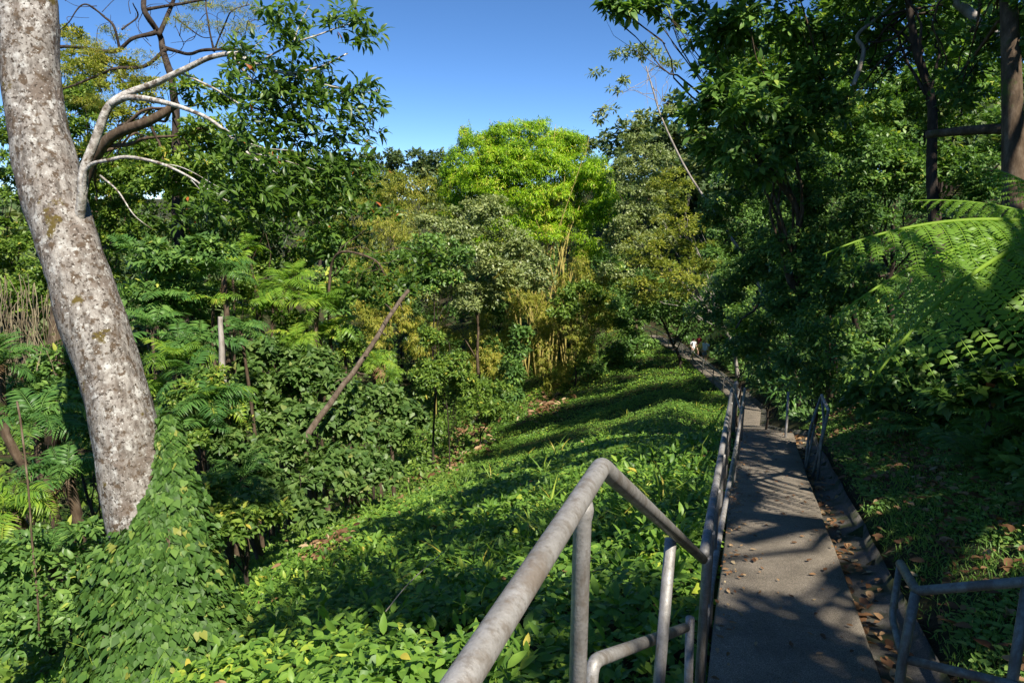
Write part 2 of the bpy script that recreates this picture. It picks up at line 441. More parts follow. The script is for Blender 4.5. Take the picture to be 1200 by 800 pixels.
def foliage(acc, rng, blobs, ln, tmpl, k=7, cover=3.2, droop=.3, spread=1.0, sub=.34, nsub=16, up=.5, lw=.35, flat=.75, hang=0, tj=.18, tbase=.5, tipoff=.25, mat=0):
    """blobs: list of (centre, radii) in metres; leaves grow in sprays on the sub-clumps of each blob"""
    subs = []
    for c, r in blobs:
        r = np.asarray(r, float) * np.ones(3)
        area = math.pi * r[0] * r[2]
        nl = DENS * cover * area / (lw * ln * ln)
        cs, rs, ds = clumps(rng, c, r, sub, nsub, flat)
        nt = max(nsub, int(nl / k))
        which = rng.integers(0, nsub, nt)
        d = sph(rng, nt)
        d[:, 2] = np.where(d[:, 2] < -.3, -d[:, 2] * .6, d[:, 2])
        d = nrm(d)
        rad = rng.uniform(.25, 1, nt) ** .4
        P = cs[which] + d * rs[which] * rad[:, None]
        if hang: P[:, 2] -= rng.uniform(0, hang, nt) * rs[which][:, 2]
        ax = nrm(d + ds[which] * .4 + np.array([0, 0, up]))
        subt = rng.normal(0, tj * .6, nsub)[which]
        tips(acc, rng, P, ax, ln, tmpl, k, droop, spread, tbase + subt, tj, tipoff, mat)
        subs.append((cs, rs))
    return subs


def tips(acc, rng, P, ax, ln, tmpl, k=7, droop=.3, spread=1.0, tint=.5, tj=.18, tipoff=.25, mat=0):
    nt = len(P)
    P = np.repeat(P, k, 0); A0 = np.repeat(ax, k, 0)
    e = sph(rng, nt)
    u = nrm(np.cross(ax, e)); v = np.cross(ax, u)
    th = (np.arange(k)[None] * 2.399 + rng.uniform(0, 6.28, nt)[:, None] + rng.normal(0, .3, (nt, k))).ravel()
    u = np.repeat(u, k, 0); v = np.repeat(v, k, 0)
    phi = (rng.uniform(.35, 1.45, nt * k)) * spread
    D = A0 * np.cos(phi)[:, None] + (u * np.cos(th)[:, None] + v * np.sin(th)[:, None]) * np.sin(phi)[:, None]
    D[:, 2] -= droop
    D = nrm(D)
    S = ln * rng.uniform(.6, 1.25, nt * k)
    NN = A0 * .7 + np.array([0, 0, .7]) + rng.normal(0, .35, (nt * k, 3))
    P = P + D * (S * tipoff)[:, None] + rng.normal(0, ln * .15, (nt * k, 3))
    tn = np.clip(np.repeat(np.broadcast_to(tint, (nt,)), k) + rng.normal(0, tj, nt * k), 0, 1)
    put(acc, tmpl, P, D, NN, S, tn, mat=mat)


def wiggle(rng, a, b, n=6, amp=.06, sag=0.0):
    a = np.asarray(a, float); b = np.asarray(b, float)
    s = np.linspace(0, 1, n)[:, None]
    L = np.linalg.norm(b - a)
    p = a + (b - a) * s + rng.normal(0, amp * L, (n, 3)) * np.sin(np.pi * s)
    p[:, 2] += sag * L * np.sin(np.pi * s[:, 0])
    return p


GROUND_SINK = .15


def tree(name, label, cat, base, blobs, mat, bark, ln=.3, tmpl=None, seed=1, trunk_r=.18, fork=.55, limbs=9, group=None, trunk_pts=None, crown_name='crown', twigs=True, **kw):
    """base (px, t) on the ground; blobs (px, py, t, rx_px, ry_px [, rz_m])"""
    rng = np.random.default_rng(seed)
    b = at(base[0], 400, base[1]); bx, by = b[0], b[1]
    if len(base) > 2: bx, by = base[2], base[3]
    root = np.array([bx, by, gz(bx, by) - GROUND_SINK])
    bl = []
    for q in blobs:
        c = at(q[0], q[1], q[2]); rx = q[3] * q[2] / F; ry = q[4] * q[2] / F
        bl.append((c, np.array([rx, q[5] if len(q) > 5 else (rx + ry) * .5, ry])))
    e = thing(name, root, label, cat, group)
    acc = Acc()
    subs = foliage(acc, rng, bl, ln, tmpl or T_diamond(), **kw)
    acc.build(crown_name, mat, e, root)
    tr = Acc()
    if trunk_pts is None:
        cm = np.mean([c for c, _ in bl], 0)
        top = cm * .9 + root * .1
        tp = wiggle(rng, root, top, 7, .025)
        tp[:, :2] = root[:2] + (tp[:, :2] - root[:2]) * np.linspace(0, 1, 7)[:, None] ** .6
        rr = np.linspace(trunk_r, trunk_r * .35, 7); rr[0] *= 1.35
    else:
        tp = np.array(trunk_pts, float); rr = np.linspace(trunk_r, trunk_r * .4, len(tp))
    tps, trs = smooth(tp, rr, 22)
    tr.tube(tps, trs, 9)
    allc = np.concatenate([s[0] for s in subs])
    idx = rng.permutation(len(allc))[:limbs]
    for i in idx:
        j = int(np.clip(rng.normal(fork, .18), .42, .98) * 21)
        p = wiggle(rng, tps[j], allc[i], 6, .05, .06)
        r0 = min(trs[j] * .42, trunk_r * .34)
        tr.tube(p, np.linspace(r0, r0 * .18, 6), 6, samples=12)
        if twigs:
            for _ in range(2):
                q = allc[i] + rng.normal(0, .5, 3) * np.mean([s[1].mean() for s in subs])
                m = p[rng.integers(3, 5)]
                tr.tube(wiggle(rng, m, q, 4, .06), np.linspace(r0 * .3, r0 * .08, 4), 4)
    tr.build('trunk', bark, e, root, True)
    return e


# ------------------------------------------------------------------ fronds
def frond(n=22, L=1.0, e0=50, e1=-35, plen=.30, pw=.018, vee=.25, sag=.35, bip=0, back=.35, petiole=.12, rng=None, seg=24):
    """a pinnate frond along +X; returns (V, faces, tint)"""
    acc = Acc()
    s = np.linspace(0, 1, seg)
    ang = np.radians(e0 + (e1 - e0) * s ** 1.1)
    ds = L / (seg - 1)
    x = np.concatenate([[0], np.cumsum(np.cos(ang[:-1]) * ds)]); z = np.concatenate([[0], np.cumsum(np.sin(ang[:-1]) * ds)])
    yc = (rng.normal(0, .09) if rng is not None else 0) * s ** 2 * L
    C = np.stack([x, yc, z], 1)
    acc.tube(C, np.linspace(.011, .003, seg) * L, 4, .75)
    q = np.linspace(petiole, .985, n)
    ii = np.interp(q, s, np.arange(seg))
    Pc = np.stack([np.interp(ii, np.arange(seg), C[:, k]) for k in range(3)], 1)
    a = np.interp(q, s, ang)
    T = np.stack([np.cos(a), 0 * a, np.sin(a)], 1); U = np.stack([-np.sin(a), 0 * a, np.cos(a)], 1)
    w = (q - petiole) / (1 - petiole)
    prof = np.minimum(1, .45 + 1.8 * w) * (1 - w ** 2.6) + .05
    for side in (-1, 1):
        Yv = np.array([[0, side, 0]], float)
        D = nrm(Yv + T * (back + .5 * w[:, None] ** 2) + U * vee + (rng.normal(0, .04 if bip else .09, (n, 3)) if rng is not None else 0))
        ln = plen * L * prof * (1 + (rng.normal(0, .10, n) if rng is not None else 0))
        if rng is not None: ln = ln * np.where(rng.random(n) < .05, .35, 1)
        if not bip:
            put(acc, T_lance(pw / plen, -sag), Pc, D, U + (rng.normal(0, .18, D.shape) if rng is not None else 0), ln, np.clip(.5 + (rng.normal(0, .12, n) if rng is not None else np.zeros(n)), 0, 1))
        else:
            for i in range(n):
                m = max(3, int(bip * prof[i]))
                r = np.linspace(.04, .97, m)
                dv = np.array([0, 0, -1.0])
                sg_ = sag * (1 + rng.normal(0, .22)); pts = Pc[i] + D[i] * (r * ln[i])[:, None] + dv * (sg_ * ln[i] * r ** 2)[:, None]
                tang = nrm(D[i] + dv * (2 * sg_ * r)[:, None])
                nn = U[i] - tang * (tang @ U[i])[:, None]
                sidev = nrm(np.cross(tang, nn))
                pl = ln[i] * .125 * (1 - r ** 4) * (.75 + .25 * np.minimum(1, r * 4)) + .012 * ln[i]
                for sg in (-1, 1):
                    jit = rng.normal(0, .05, (m, 3))
                    put(acc, T_lance(.5 * (1 / m) * ln[i] / np.mean(pl) * .78, -.18), pts, sidev * sg + tang * .38 + jit, nn + rng.normal(0, .15, (m, 3)), pl * (1 + rng.normal(0, .1, m)), np.clip(.5 + .06 * sg + rng.normal(0, .05) + rng.normal(0, .05, m), 0, 1))
                acc.tube(pts, np.linspace(.0022, .0008, m) * L, 3, .8)
    V = np.concatenate(acc.V); T_ = np.concatenate(acc.T); Fs = [f for f, _ in acc.F]
    return V, Fs, T_


def place_frond(acc, fr, p, yaw, roll=0, tilt=0, scale=1, dt=0, mat=0):
    V, Fs, Tn = fr
    cr, sr = math.cos(roll), math.sin(roll)
    A = np.stack([V[:, 0], V[:, 1] * cr - V[:, 2] * sr, V[:, 1] * sr + V[:, 2] * cr], 1)
    ct, st = math.cos(tilt), math.sin(tilt)
    A = np.stack([A[:, 0] * ct - A[:, 2] * st, A[:, 1], A[:, 0] * st + A[:, 2] * ct], 1)
    c, s = math.cos(yaw), math.sin(yaw)
    A = np.stack([A[:, 0] * c - A[:, 1] * s, A[:, 0] * s + A[:, 1] * c, A[:, 2]], 1) * scale + np.asarray(p)
    acc.add(A, Fs, np.clip(Tn + dt, 0, 1), mat)


_fr = np.random.default_rng(3)
FP_FR = [frond(_fr.integers(15, 20), 1, e0_, e1_, .30, .034, .10, sg_, rng=_fr) for e0_, e1_, sg_ in ((50, -25, .3), (40, -40, .34), (30, -48, .38), (18, -58, .42), (60, -10, .28), (8, -66, .45))]
PALM_FR = [frond(_fr.integers(21, 27), 1, e0_, e1_, .29, .021, .15, sg_, rng=_fr) for e0_, e1_, sg_ in ((62, -30, .4), (52, -44, .45), (42, -55, .5), (30, -60, .5), (22, -66, .55), (70, -14, .38))]
FERN_FR = [frond(26, 1, e0_, e1_, .26, .026, .03, .18, back=.2, rng=_fr) for e0_, e1_ in ((40, -30), (25, -45), (55, -15), (12, -50))]


def palm(name, label, cat, base, top, L, nf, mat, bark, seed, group=None, frs=PALM_FR, trunk_r=.09, jitter=.3, dead=0):
    """top (px, py, t): crown point"""
    rng = np.random.default_rng(seed)
    tp = at(*top)
    b = at(base[0], 400, base[1])
    root = np.array([b[0], b[1], gz(b[0], b[1]) - .1])
    e = thing(name, root, label, cat, group)
    t = Acc(); t.tube(wiggle(rng, root, tp, 6, .02), np.linspace(trunk_r * 1.2, trunk_r * .8, 6), 8, samples=16); t.build('trunk', bark, e, root, True)
    c = Acc()
    for i in range(nf):
        fr = frs[rng.integers(len(frs))]
        place_frond(c, fr, tp + rng.normal(0, .04, 3), i * 2.399 + rng.normal(0, .25), rng.normal(0, .25), rng.uniform(-jitter, jitter), L * rng.uniform(.75, 1.15), rng.normal(0, .15))
    c.build('crown', mat, e, root)
    if dead:
        c = Acc()
        for i in range(dead):
            place_frond(c, frs[rng.integers(len(frs))], tp + rng.normal(0, .05, 3) - [0, 0, .08], rng.uniform(0, 6.28), rng.normal(0, .3), rng.uniform(-1.35, -.95), L * rng.uniform(.55, .85), rng.normal(0, .2))
        c.build('dead_fronds', L_DRY, e, root)
    return e


# ================================================================== THE SETTING
# ---- ground: one sheet to the horizon
def axis(parts):
    out = []
    for a, b, s in parts: out.append(np.arange(a, b, s))
    return np.concatenate(out)


gx = axis([(-1500, -200, 100), (-200, -60, 14), (-60, -14, 1.6), (-14, 20, .3), (20, 60, 1.6), (60, 200, 14), (200, 1501, 100)])
gy = axis([(-1500, -200, 100), (-200, -20, 15), (-20, -3, 1.0), (-3, 20, .3), (20, 80, .8), (80, 200, 6), (200, 1501, 100)])
X, Y = np.meshgrid(gx, gy)
Z = ground(X, Y)
nx, ny = len(gx), len(gy)
i = np.arange(ny - 1)[:, None] * nx; j = np.arange(nx - 1)[None]
q = np.stack([i + j, i + j + 1, i + nx + j + 1, i + nx + j], -1).reshape(-1, 4)
g = Acc(); g.add(np.stack([X.ravel(), Y.ravel(), Z.ravel()], 1), [q])
tag(g.build('ground', groundmat(), smooth_shade=True), kind='structure')

# ---- path slab, gutter, steps
ys = np.unique(np.concatenate([np.arange(2.75, 16, .25), np.arange(16, 76, .8), PY[(PY > 2.8) & (PY < 76)]]))
cx, cz = pathx(ys), pathz(ys)


def strip(acc, prof, ys, jit=0, seed=0):
    """prof: list of (offset, dz); extruded along the path"""
    m = len(prof)
    V = []
    for k, (o, dz) in enumerate(prof):
        jx = jit * n2(ys * 2.3, np.full_like(ys, k + seed), 1, 11) if jit else 0
        V.append(np.stack([cx + o + jx, ys, cz + dz], 1))
    V = np.stack(V, 1).reshape(-1, 3)
    i = np.arange(len(ys) - 1)[:, None] * m; j = np.arange(m - 1)[None]
    q = np.stack([i + j, i + j + 1, i + m + j + 1, i + m + j], -1).reshape(-1, 4)
    acc.add(V, [q, np.arange(m)[None, ::-1]])


a = Acc(); strip(a, [(-.535, -.40), (-.53, -.02), (-.515, 0), (-.2, .012), (.2, .012), (.50, 0), (.518, -.015), (.522, -.40)][::1], ys, .012)
tag(a.build('path', pavemat('path_asphalt', (.095, .08, .062), (.158, .134, .105), (.24, .203, .16))), kind='structure')
a = Acc(); strip(a, [(.50, -.16), (.56, -.125), (.70, -.115), (.86, -.06), (.90, .03), (.96, -.3)], ys, .02, 9)
tag(a.build('gutter', pavemat('gutter_concrete', (.055, .05, .042), (.09, .082, .07), (.14, .127, .11), .05)), kind='structure')
# landing and the flight of steps below the camera
a = Acc()
dirv = np.array([math.sin(R(24)), math.cos(R(24))])
prp = np.array([dirv[1], -dirv[0]])
o0 = np.array([.203, 1.466]) + prp * .62
a.box((*(o0 - dirv * 2.1), -1.75), (1.3, 4.0, .3), -R(24))
for k in range(6):
    c_ = o0 + dirv * (.04 + .27 * k)
    a.box((*c_, -1.78 - .175 * (k + 1) - .12), (1.3, .29, .57), -R(24))
tag(a.build('steps', pavemat('step_concrete', (.10, .10, .095), (.16, .155, .15), (.22, .215, .2), .04)), kind='structure')


# ================================================================== RAILINGS
def pt(px, py, t): return at(px, py, t)


def bend(pts, r=.05, n=4):
    """round the corners of a polyline"""
    pts = [np.asarray(p, float) for p in pts]
    out = [pts[0]]
    for a_, b_, c_ in zip(pts, pts[1:], pts[2:]):
        d1 = a_ - b_; d2 = c_ - b_
        l1, l2 = np.linalg.norm(d1), np.linalg.norm(d2)
        rr = min(r, l1 * .45, l2 * .45)
        p1 = b_ + d1 / l1 * rr; p2 = b_ + d2 / l2 * rr
        for s in np.linspace(0, 1, n + 1):
            out.append((1 - s) ** 2 * p1 + 2 * s * (1 - s) * b_ + s * s * p2)
    out.append(pts[-1])
    res = [out[0]]
    for p in out[1:]:
        if np.linalg.norm(p - res[-1]) > 1e-4: res.append(p)
    return np.array(res)


def pipe(name, pts, r, parent, mat=None, rb=.06, k=16):
    p = bend(pts, rb) if len(pts) > 2 else np.asarray(pts, float)
    # straight runs subdivided so that the tube frame stays even
    a_ = Acc(); a_.tube(p, r, k); return a_.build(name, mat or STEEL, parent, tuple(p[0]), True)


def post(x, y, ztop, parent, r=.024, mat=None, lean=(0, 0), zb=None):
    zb = gz(x, y) - .25 if zb is None else zb
    a_ = Acc(); a_.tube([(x + lean[0], y + lean[1], zb), (x, y, ztop - .045), (x, y, ztop - .035), (x, y, ztop - .018), (x, y, ztop)], [r, r, r * 1.12, r * 1.22, r * 1.05], 14)
    return a_.build('post', mat or STEEL, parent, (x, y, zb), True)


# near railing: level along the landing, a corner, then down the steps to the path rail
K = pt(705, 546, 1.55)
S0 = pt(540, 800, .84)
dback = nrm(S0 - K)
Bp = pt(824, 655, 3.35)
st = thing('stair_railing', (K[0], K[1], -1.6), 'near grey pipe railing with a high corner and a rail sloping down to the path', 'railing')
sb = K + dback * 3.0
pipe('top_rail', [sb, K, Bp], .0222, st, rb=.022)
P1 = pt(683, 588, 1.60)
post(P1[0], P1[1], P1[2], st, .022, lean=(-.012, .01), zb=-2.5)
for s in (1.25, 2.5):
    p = K + dback * s
    post(p[0], p[1], p[2], st, .022, zb=-2.5)
P2 = pt(786, 631, 2.62)
P2b = pt(772, 800, 2.62)
a = Acc(); a.tube([P2b + (P2b - P2) * .9, P2], .0225, 14); a.build('post', STEEL, st, tuple(P2b), True)
m0 = pt(693, 775, 2.15); m1 = pt(803, 735, 3.3)
pipe('mid_rail', [m0 + np.array([0, .0, -.9]), m0, m1], .023, st, rb=.07)
e3 = pt(811, 770, 3.35)
pipe('end_post', [m1 + np.array([.035, .05, .02]), e3 + np.array([.02, .05, -.8])], .022, st)

# left path railing down to the first turn
Cp = pt(858, 455, 11.3)
pr = thing('path_railing', (Bp[0], Bp[1], gz(Bp[0], Bp[1])), 'long straight pipe railing along the left edge of the asphalt path', 'railing')
pipe('top_rail', [Bp + np.array([.012, .03, .012]), Cp], .025, pr)
down = np.array([0, 0, -.46])
pipe('mid_rail', [Bp + down + np.array([.03, .05, 0]), Cp + down + np.array([.03, -.4, 0])], .022, pr)
for s in (.006, .055, .17, .32, .47, .62, .77, .92, .992):
    p = Bp + (Cp - Bp) * s
    post(p[0] + .015, p[1], p[2], pr, .022)

# short inner handrail at the turn
h1 = pt(873, 455, 12.0); h0 = pt(862, 530, 8.6); h2 = pt(862, 462, 12.1)
hr = thing('handrail', (h1[0], h1[1], gz(h1[0], h1[1])), 'short thin handrail on the path side where the long railing ends', 'railing')
pipe('top_rail', [h0, h1], .02, hr, STEEL)
pipe('brace', [h2, h1 + (h0 - h1) * .45], .017, hr, STEEL)
for s in (.02, .5, .98):
    p = h0 + (h1 - h0) * s
    post(p[0], p[1], p[2], hr, .018)

# far railing beyond the turn
fr_ = []
for y in (12.6, 15, 18, 21, 24.5, 28, 31, 33.5, 36, 39, 42, 45, 48.5, 52, 56, 60, 64):
    x = float(pathx(y)) - .62
    fr_.append(np.array([x, y, float(pathz(y))]))
fr_ = np.array(fr_)
f3 = thing('path_railing', tuple(fr_[0]), 'distant pipe railing with two rails beside the three walkers', 'railing')
pipe('top_rail', list(fr_ + [0, 0, 1.0]), .036, f3, STEEL, .3, 10)
pipe('mid_rail', list(fr_ + [0, 0, .52]), .03, f3, STEEL, .3, 10)
for p in fr_: post(p[0], p[1], p[2] + 1.0, f3, .034, zb=p[2] - .4)

# right railing near: end loop, top rail and lower rail running off to the right
rr_ = thing('side_railing', tuple(at(1060, 790, 3.35)), 'mossy pipe railing with a bent end loop at the lower right', 'railing')
q0 = pt(1055, 660, 3.62); q1 = pt(1074, 692, 3.32); q2 = pt(1215, 680, 3.02); q3 = pt(1330, 672, 2.8)
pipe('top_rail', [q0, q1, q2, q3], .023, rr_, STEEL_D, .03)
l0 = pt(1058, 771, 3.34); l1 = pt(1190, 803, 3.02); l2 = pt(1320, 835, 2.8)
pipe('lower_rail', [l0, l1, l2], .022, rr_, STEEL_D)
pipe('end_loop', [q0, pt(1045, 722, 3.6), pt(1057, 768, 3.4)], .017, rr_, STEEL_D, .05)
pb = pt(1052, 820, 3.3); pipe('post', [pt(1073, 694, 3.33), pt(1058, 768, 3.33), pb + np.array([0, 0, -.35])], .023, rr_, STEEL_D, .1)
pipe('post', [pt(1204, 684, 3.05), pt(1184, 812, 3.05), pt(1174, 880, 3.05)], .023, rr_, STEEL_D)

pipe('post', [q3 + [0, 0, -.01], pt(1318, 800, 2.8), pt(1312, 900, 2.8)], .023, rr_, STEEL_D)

# right railing farther along
r4 = thing('side_railing', tuple(at(955, 552, 9.6)), 'bent pipe railing standing on the verge beyond the gutter', 'railing')
pipe('top_rail', [pt(963, 463, 10.2), pt(971, 481, 9.7)], .024, r4, STEEL)
pipe('post', [pt(971, 481, 9.7), pt(962, 520, 9.65), pt(958, 566, 9.6)], .021, r4, STEEL_D, .1)
pipe('end_loop', [pt(963, 463, 10.2), pt(966, 500, 9.75), pt(951, 562, 9.7)], .019, r4, STEEL_D, .2)
pipe('brace', [pt(962, 465, 10.2), pt(948, 505, 10.1), pt(943, 557, 10.0)], .02, r4, STEEL_D, .2)
pipe('lower_rail', [pt(955, 497, 10.1), pt(945, 548, 10.0)], .018, r4, STEEL_D)
r5 = thing('rail_post', tuple(at(922, 500, 12.3)), 'lone pale pipe post at the right edge where the path drops', 'post')
pipe('post', [pt(924, 459, 12.4), pt(922, 495, 12.4), pt(919, 530, 12.4)], .022, r5, STEEL)

# ================================================================== GROUND COVER
def scatter_cover():
    rng = np.random.default_rng(11)
    acc = Acc()

    def patch(n, y0, y1, u0, u1, ln, tm, hmul, lift, keep=None, tb=.5):
        # sample in (y, d) where d is the distance left of the path
        y = y0 + (y1 - y0) * rng.random(n); d = u0 + (u1 - u0) * rng.random(n)
        x = pathx(y) - .58 - d
        z = ground(x, y)
        m = .5 + .5 * n2(x, y, .8, 21); m2 = .5 + .5 * n2(x, y, 2.6, 22)
        h = (lift + hmul * (m * .7 + m2 * .4)) * np.clip(d / .6, .25, 1)
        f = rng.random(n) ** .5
        P = np.stack([x, y, z + h * f], 1)
        ok = np.ones(n, bool)
        # leave the trunk foot and a few bare, leaf strewn gaps
        gap = n2(x, y, .55, 31) + .5 * n2(x, y, 1.7, 32)
        ok &= gap < .80
        if keep is not None: ok &= keep(x, y)
        P = P[ok]; k = len(P)
        e = .25
        gxn = -(.5 * hmul) * (n2(P[:, 0] + e, P[:, 1], .8, 21) - n2(P[:, 0] - e, P[:, 1], .8, 21)) / (2 * e)
        gyn = -(.5 * hmul) * (n2(P[:, 0], P[:, 1] + e, .8, 21) - n2(P[:, 0], P[:, 1] - e, .8, 21)) / (2 * e)
        up = np.stack([gxn, gyn, np.ones(k)], 1) + rng.normal(0, .42, (k, 3))
        th = rng.uniform(0, 6.28, k)
        A = np.stack([np.cos(th), np.sin(th), rng.normal(-.05, .25, k)], 1)
        big = n2(P[:, 0], P[:, 1], .45, 41)
        S = ln * rng.uniform(.55, 1.25, k) * (1 + .35 * big)
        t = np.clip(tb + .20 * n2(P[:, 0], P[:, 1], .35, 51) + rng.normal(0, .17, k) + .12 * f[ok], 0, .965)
        yel = rng.random(k) < .006; t[yel] = 1
        put(acc, tm, P, A, up, S, t)

    H = T_heart(.46); O = T_ovate(.26); D = T_diamond(.30)
    patch(24000, 2.2, 9.5, -.02, 9.5, .095, H, .34, .10)
    patch(15000, 2.2, 9.5, -.02, 9.5, .10, O, .42, .14)
    patch(60000, 9, 20, -.02, 15, .085, T_heart(.5), .40, .08)
    patch(90000, 19, 40, -.05, 19, .105, D, .45, .08)
    patch(70000, 39, 66, -.05, 22, .14, D, .5, .1)
    patch(9000, -2.5, 2.4, .15, 9, .12, O, .3, .1)
    # lance leaved runners and grass tufts mixed into the carpet
    n = 2400
    y = 2.2 + 22 * rng.random(n) ** 1.3; d = rng.uniform(.1, 11, n); x = pathx(y) - .58 - d
    ok = n2(x, y, .6, 33) > .12; x, y = x[ok], y[ok]; k = len(x)
    P = np.stack([x, y, ground(x, y) + rng.uniform(.10, .45, k)], 1)
    tips(acc, rng, P, nrm(rng.normal(0, .3, (k, 3)) + [0, 0, 1]), .13, T_lance(.15, -.25), 8, .05, .9, .6, .16, .2)
    n = 260
    y = 2.2 + 34 * rng.random(n) ** 1.4; d = rng.uniform(.1, 14, n); x = pathx(y) - .58 - d
    ok = n2(x, y, .5, 34) > .2; x, y = x[ok], y[ok]; k = len(x)
    P = np.stack([x, y, ground(x, y) + .1], 1)
    tips(acc, rng, P, np.broadcast_to([0, 0, 1.0], (k, 3)), .55, T_lance(.022, -.5), 16, .0, .55, .8, .14, .0)
    o = acc.build('ground_vine', L_VINE)
    tag(o, 'low leafy green vine carpet covering the open slope left of the path', 'ground cover', kind='stuff')
    # upright broad sprays poking out of the carpet near the camera
    acc = Acc()
    n = 520
    y = rng.uniform(2.4, 12, n); d = rng.uniform(.2, 9, n) ; x = pathx(y) - .58 - d
    P = np.stack([x, y, ground(x, y) + rng.uniform(.12, .40, n)], 1)
    tips(acc, rng, P, nrm(rng.normal(0, .25, (n, 3)) + [0, 0, 1]), .15, T_ovate(.2), 7, .0, .95, .62, .16, .35)
    for _ in range(60):
        p = P[rng.integers(n)]
        q = p + [rng.normal(0, .35), rng.normal(0, .35), rng.uniform(.1, .5)]
        acc.tube(wiggle(rng, p - [0, 0, .3], q, 6, .08), np.linspace(.005, .002, 6), 4, .9)
    o = acc.build('broadleaf_weed', L_VINE)
    tag(o, 'loose upright sprays of paler broad leaves growing out of the vine carpet', 'ground cover', kind='stuff')


def scatter_bank():
    rng = np.random.default_rng(12)
    # short grass and moss of the verge
    acc = Acc()
    n = 150000
    y = 2.2 + 13 * rng.random(n) ** 1.4; d = rng.uniform(.92, 4.2, n)
    x = pathx(y) + d
    dens = .55 + .5 * n2(x, y, .8, 61) + .35 * n2(x, y, 3.2, 62)
    ok = rng.random(n) < np.clip(dens, .05, 1) * np.clip((d - .88) / .35, .05, 1)
    x, y = x[ok], y[ok]; k = len(x)
    P = np.stack([x, y, ground(x, y) - .01], 1)
    A = nrm(rng.normal(0, .55, (k, 3)) + [0, 0, .9]); th = rng.uniform(0, 6.28, k)
    put(acc, T_lance(.06, -.35), P, A, np.stack([np.cos(th), np.sin(th), np.full(k, .1)], 1), rng.uniform(.035, .10, k), np.clip(rng.normal(.45, .2, k), 0, 1))
    n = 26000
    y = 2.2 + 12 * rng.random(n); d = rng.uniform(1.0, 4.6, n); x = pathx(y) + d
    ok = (n2(x, y, 1.1, 63) > -.25); x, y = x[ok], y[ok]; k = len(x)
    P = np.stack([x, y, ground(x, y) + rng.uniform(.01, .06, k)], 1); th = rng.uniform(0, 6.28, k)
    put(acc, T_ovate(.33), P, np.stack([np.cos(th), np.sin(th), np.full(k, .15)], 1), rng.normal(0, .35, (k, 3)) + [0, 0, 1], rng.uniform(.03, .075, k), np.clip(rng.normal(.5, .2, k), 0, 1))
    tag(acc.build('bank_grass', L_GRASS), 'short mossy grass on the shaded bank right of the gutter', 'grass', kind='stuff')
    # fallen leaves
    acc = Acc()
    n = 3000
    y = 2.3 + 12 * rng.random(n) ** 1.2
    d = np.where(rng.random(n) < .90, rng.normal(2.0, .7, n), rng.uniform(.5, .70, n))
    x = pathx(y) + d
    z = np.where(d > .93, ground(x, y) + .035, pathz(y) - .10)
    P = np.stack([x, y, z + rng.uniform(0, .03, n)], 1); th = rng.uniform(0, 6.28, n)
    put(acc, T_ovate(.25, .12, -.05), P, np.stack([np.cos(th), np.sin(th), rng.normal(0, .2, n)], 1), rng.normal(0, .3, (n, 3)) + [0, 0, 1], rng.uniform(.04, .13, n), rng.random(n))
    n = 420
    y = 2.9 + 12 * rng.random(n); d = np.where(rng.random(n) < .6, -.52 + rng.exponential(.10, n), rng.uniform(-.5, .5, n)); x = pathx(y) + d
    P = np.stack([x, y, pathz(y) + .022 + rng.uniform(0, .008, n)], 1); th = rng.uniform(0, 6.28, n)
    put(acc, T_ovate(.24, .06, .02), P, np.stack([np.cos(th), np.sin(th), np.full(n, .02)], 1), rng.normal(0, .12, (n, 3)) + [0, 0, 1], rng.uniform(.02, .07, n), rng.random(n))
    # dead leaves caught in the vine carpet
    n = 1500
    y = 2.4 + 20 * rng.random(n) ** 1.3; d = rng.uniform(.05, 11, n); x = pathx(y) - .58 - d
    ok = n2(x, y, .7, 35) > .1; x, y = x[ok], y[ok]; n = len(x)
    P = np.stack([x, y, ground(x, y) + rng.uniform(.1, .42, n)], 1); th = rng.uniform(0, 6.28, n)
    put(acc, T_ovate(.22, .1, -.1), P, np.stack([np.cos(th), np.sin(th), rng.normal(0, .4, n)], 1), rng.normal(0, .6, (n, 3)) + [0, 0, 1], rng.uniform(.04, .12, n), rng.random(n))
    # gully litter
    for (px, py, t) in ((550, 508, 45), (640, 470, 50), (470, 575, 27), (385, 625, 13), (545, 480, 50), (510, 520, 40)):
        c = at(px, py, t); n = 150
        x = c[0] + rng.normal(0, t * .018, n); y = c[1] + rng.normal(0, t * .05, n)
        P = np.stack([x, y, ground(x, y) + rng.uniform(.1, .6, n)], 1); th = rng.uniform(0, 6.28, n)
        put(acc, T_ovate(.16, .1, -.2), P, np.stack([np.cos(th), np.sin(th), rng.normal(0, .3, n)], 1), rng.normal(0, .5, (n, 3)) + [0, -.4, 1], t * .012 * rng.uniform(.5, 1.4, n), rng.random(n))
    tag(acc.build('leaf_litter', L_DRY), 'brown fallen leaves scattered on the bank, the gutter and the path edges', 'fallen leaves', kind='stuff')


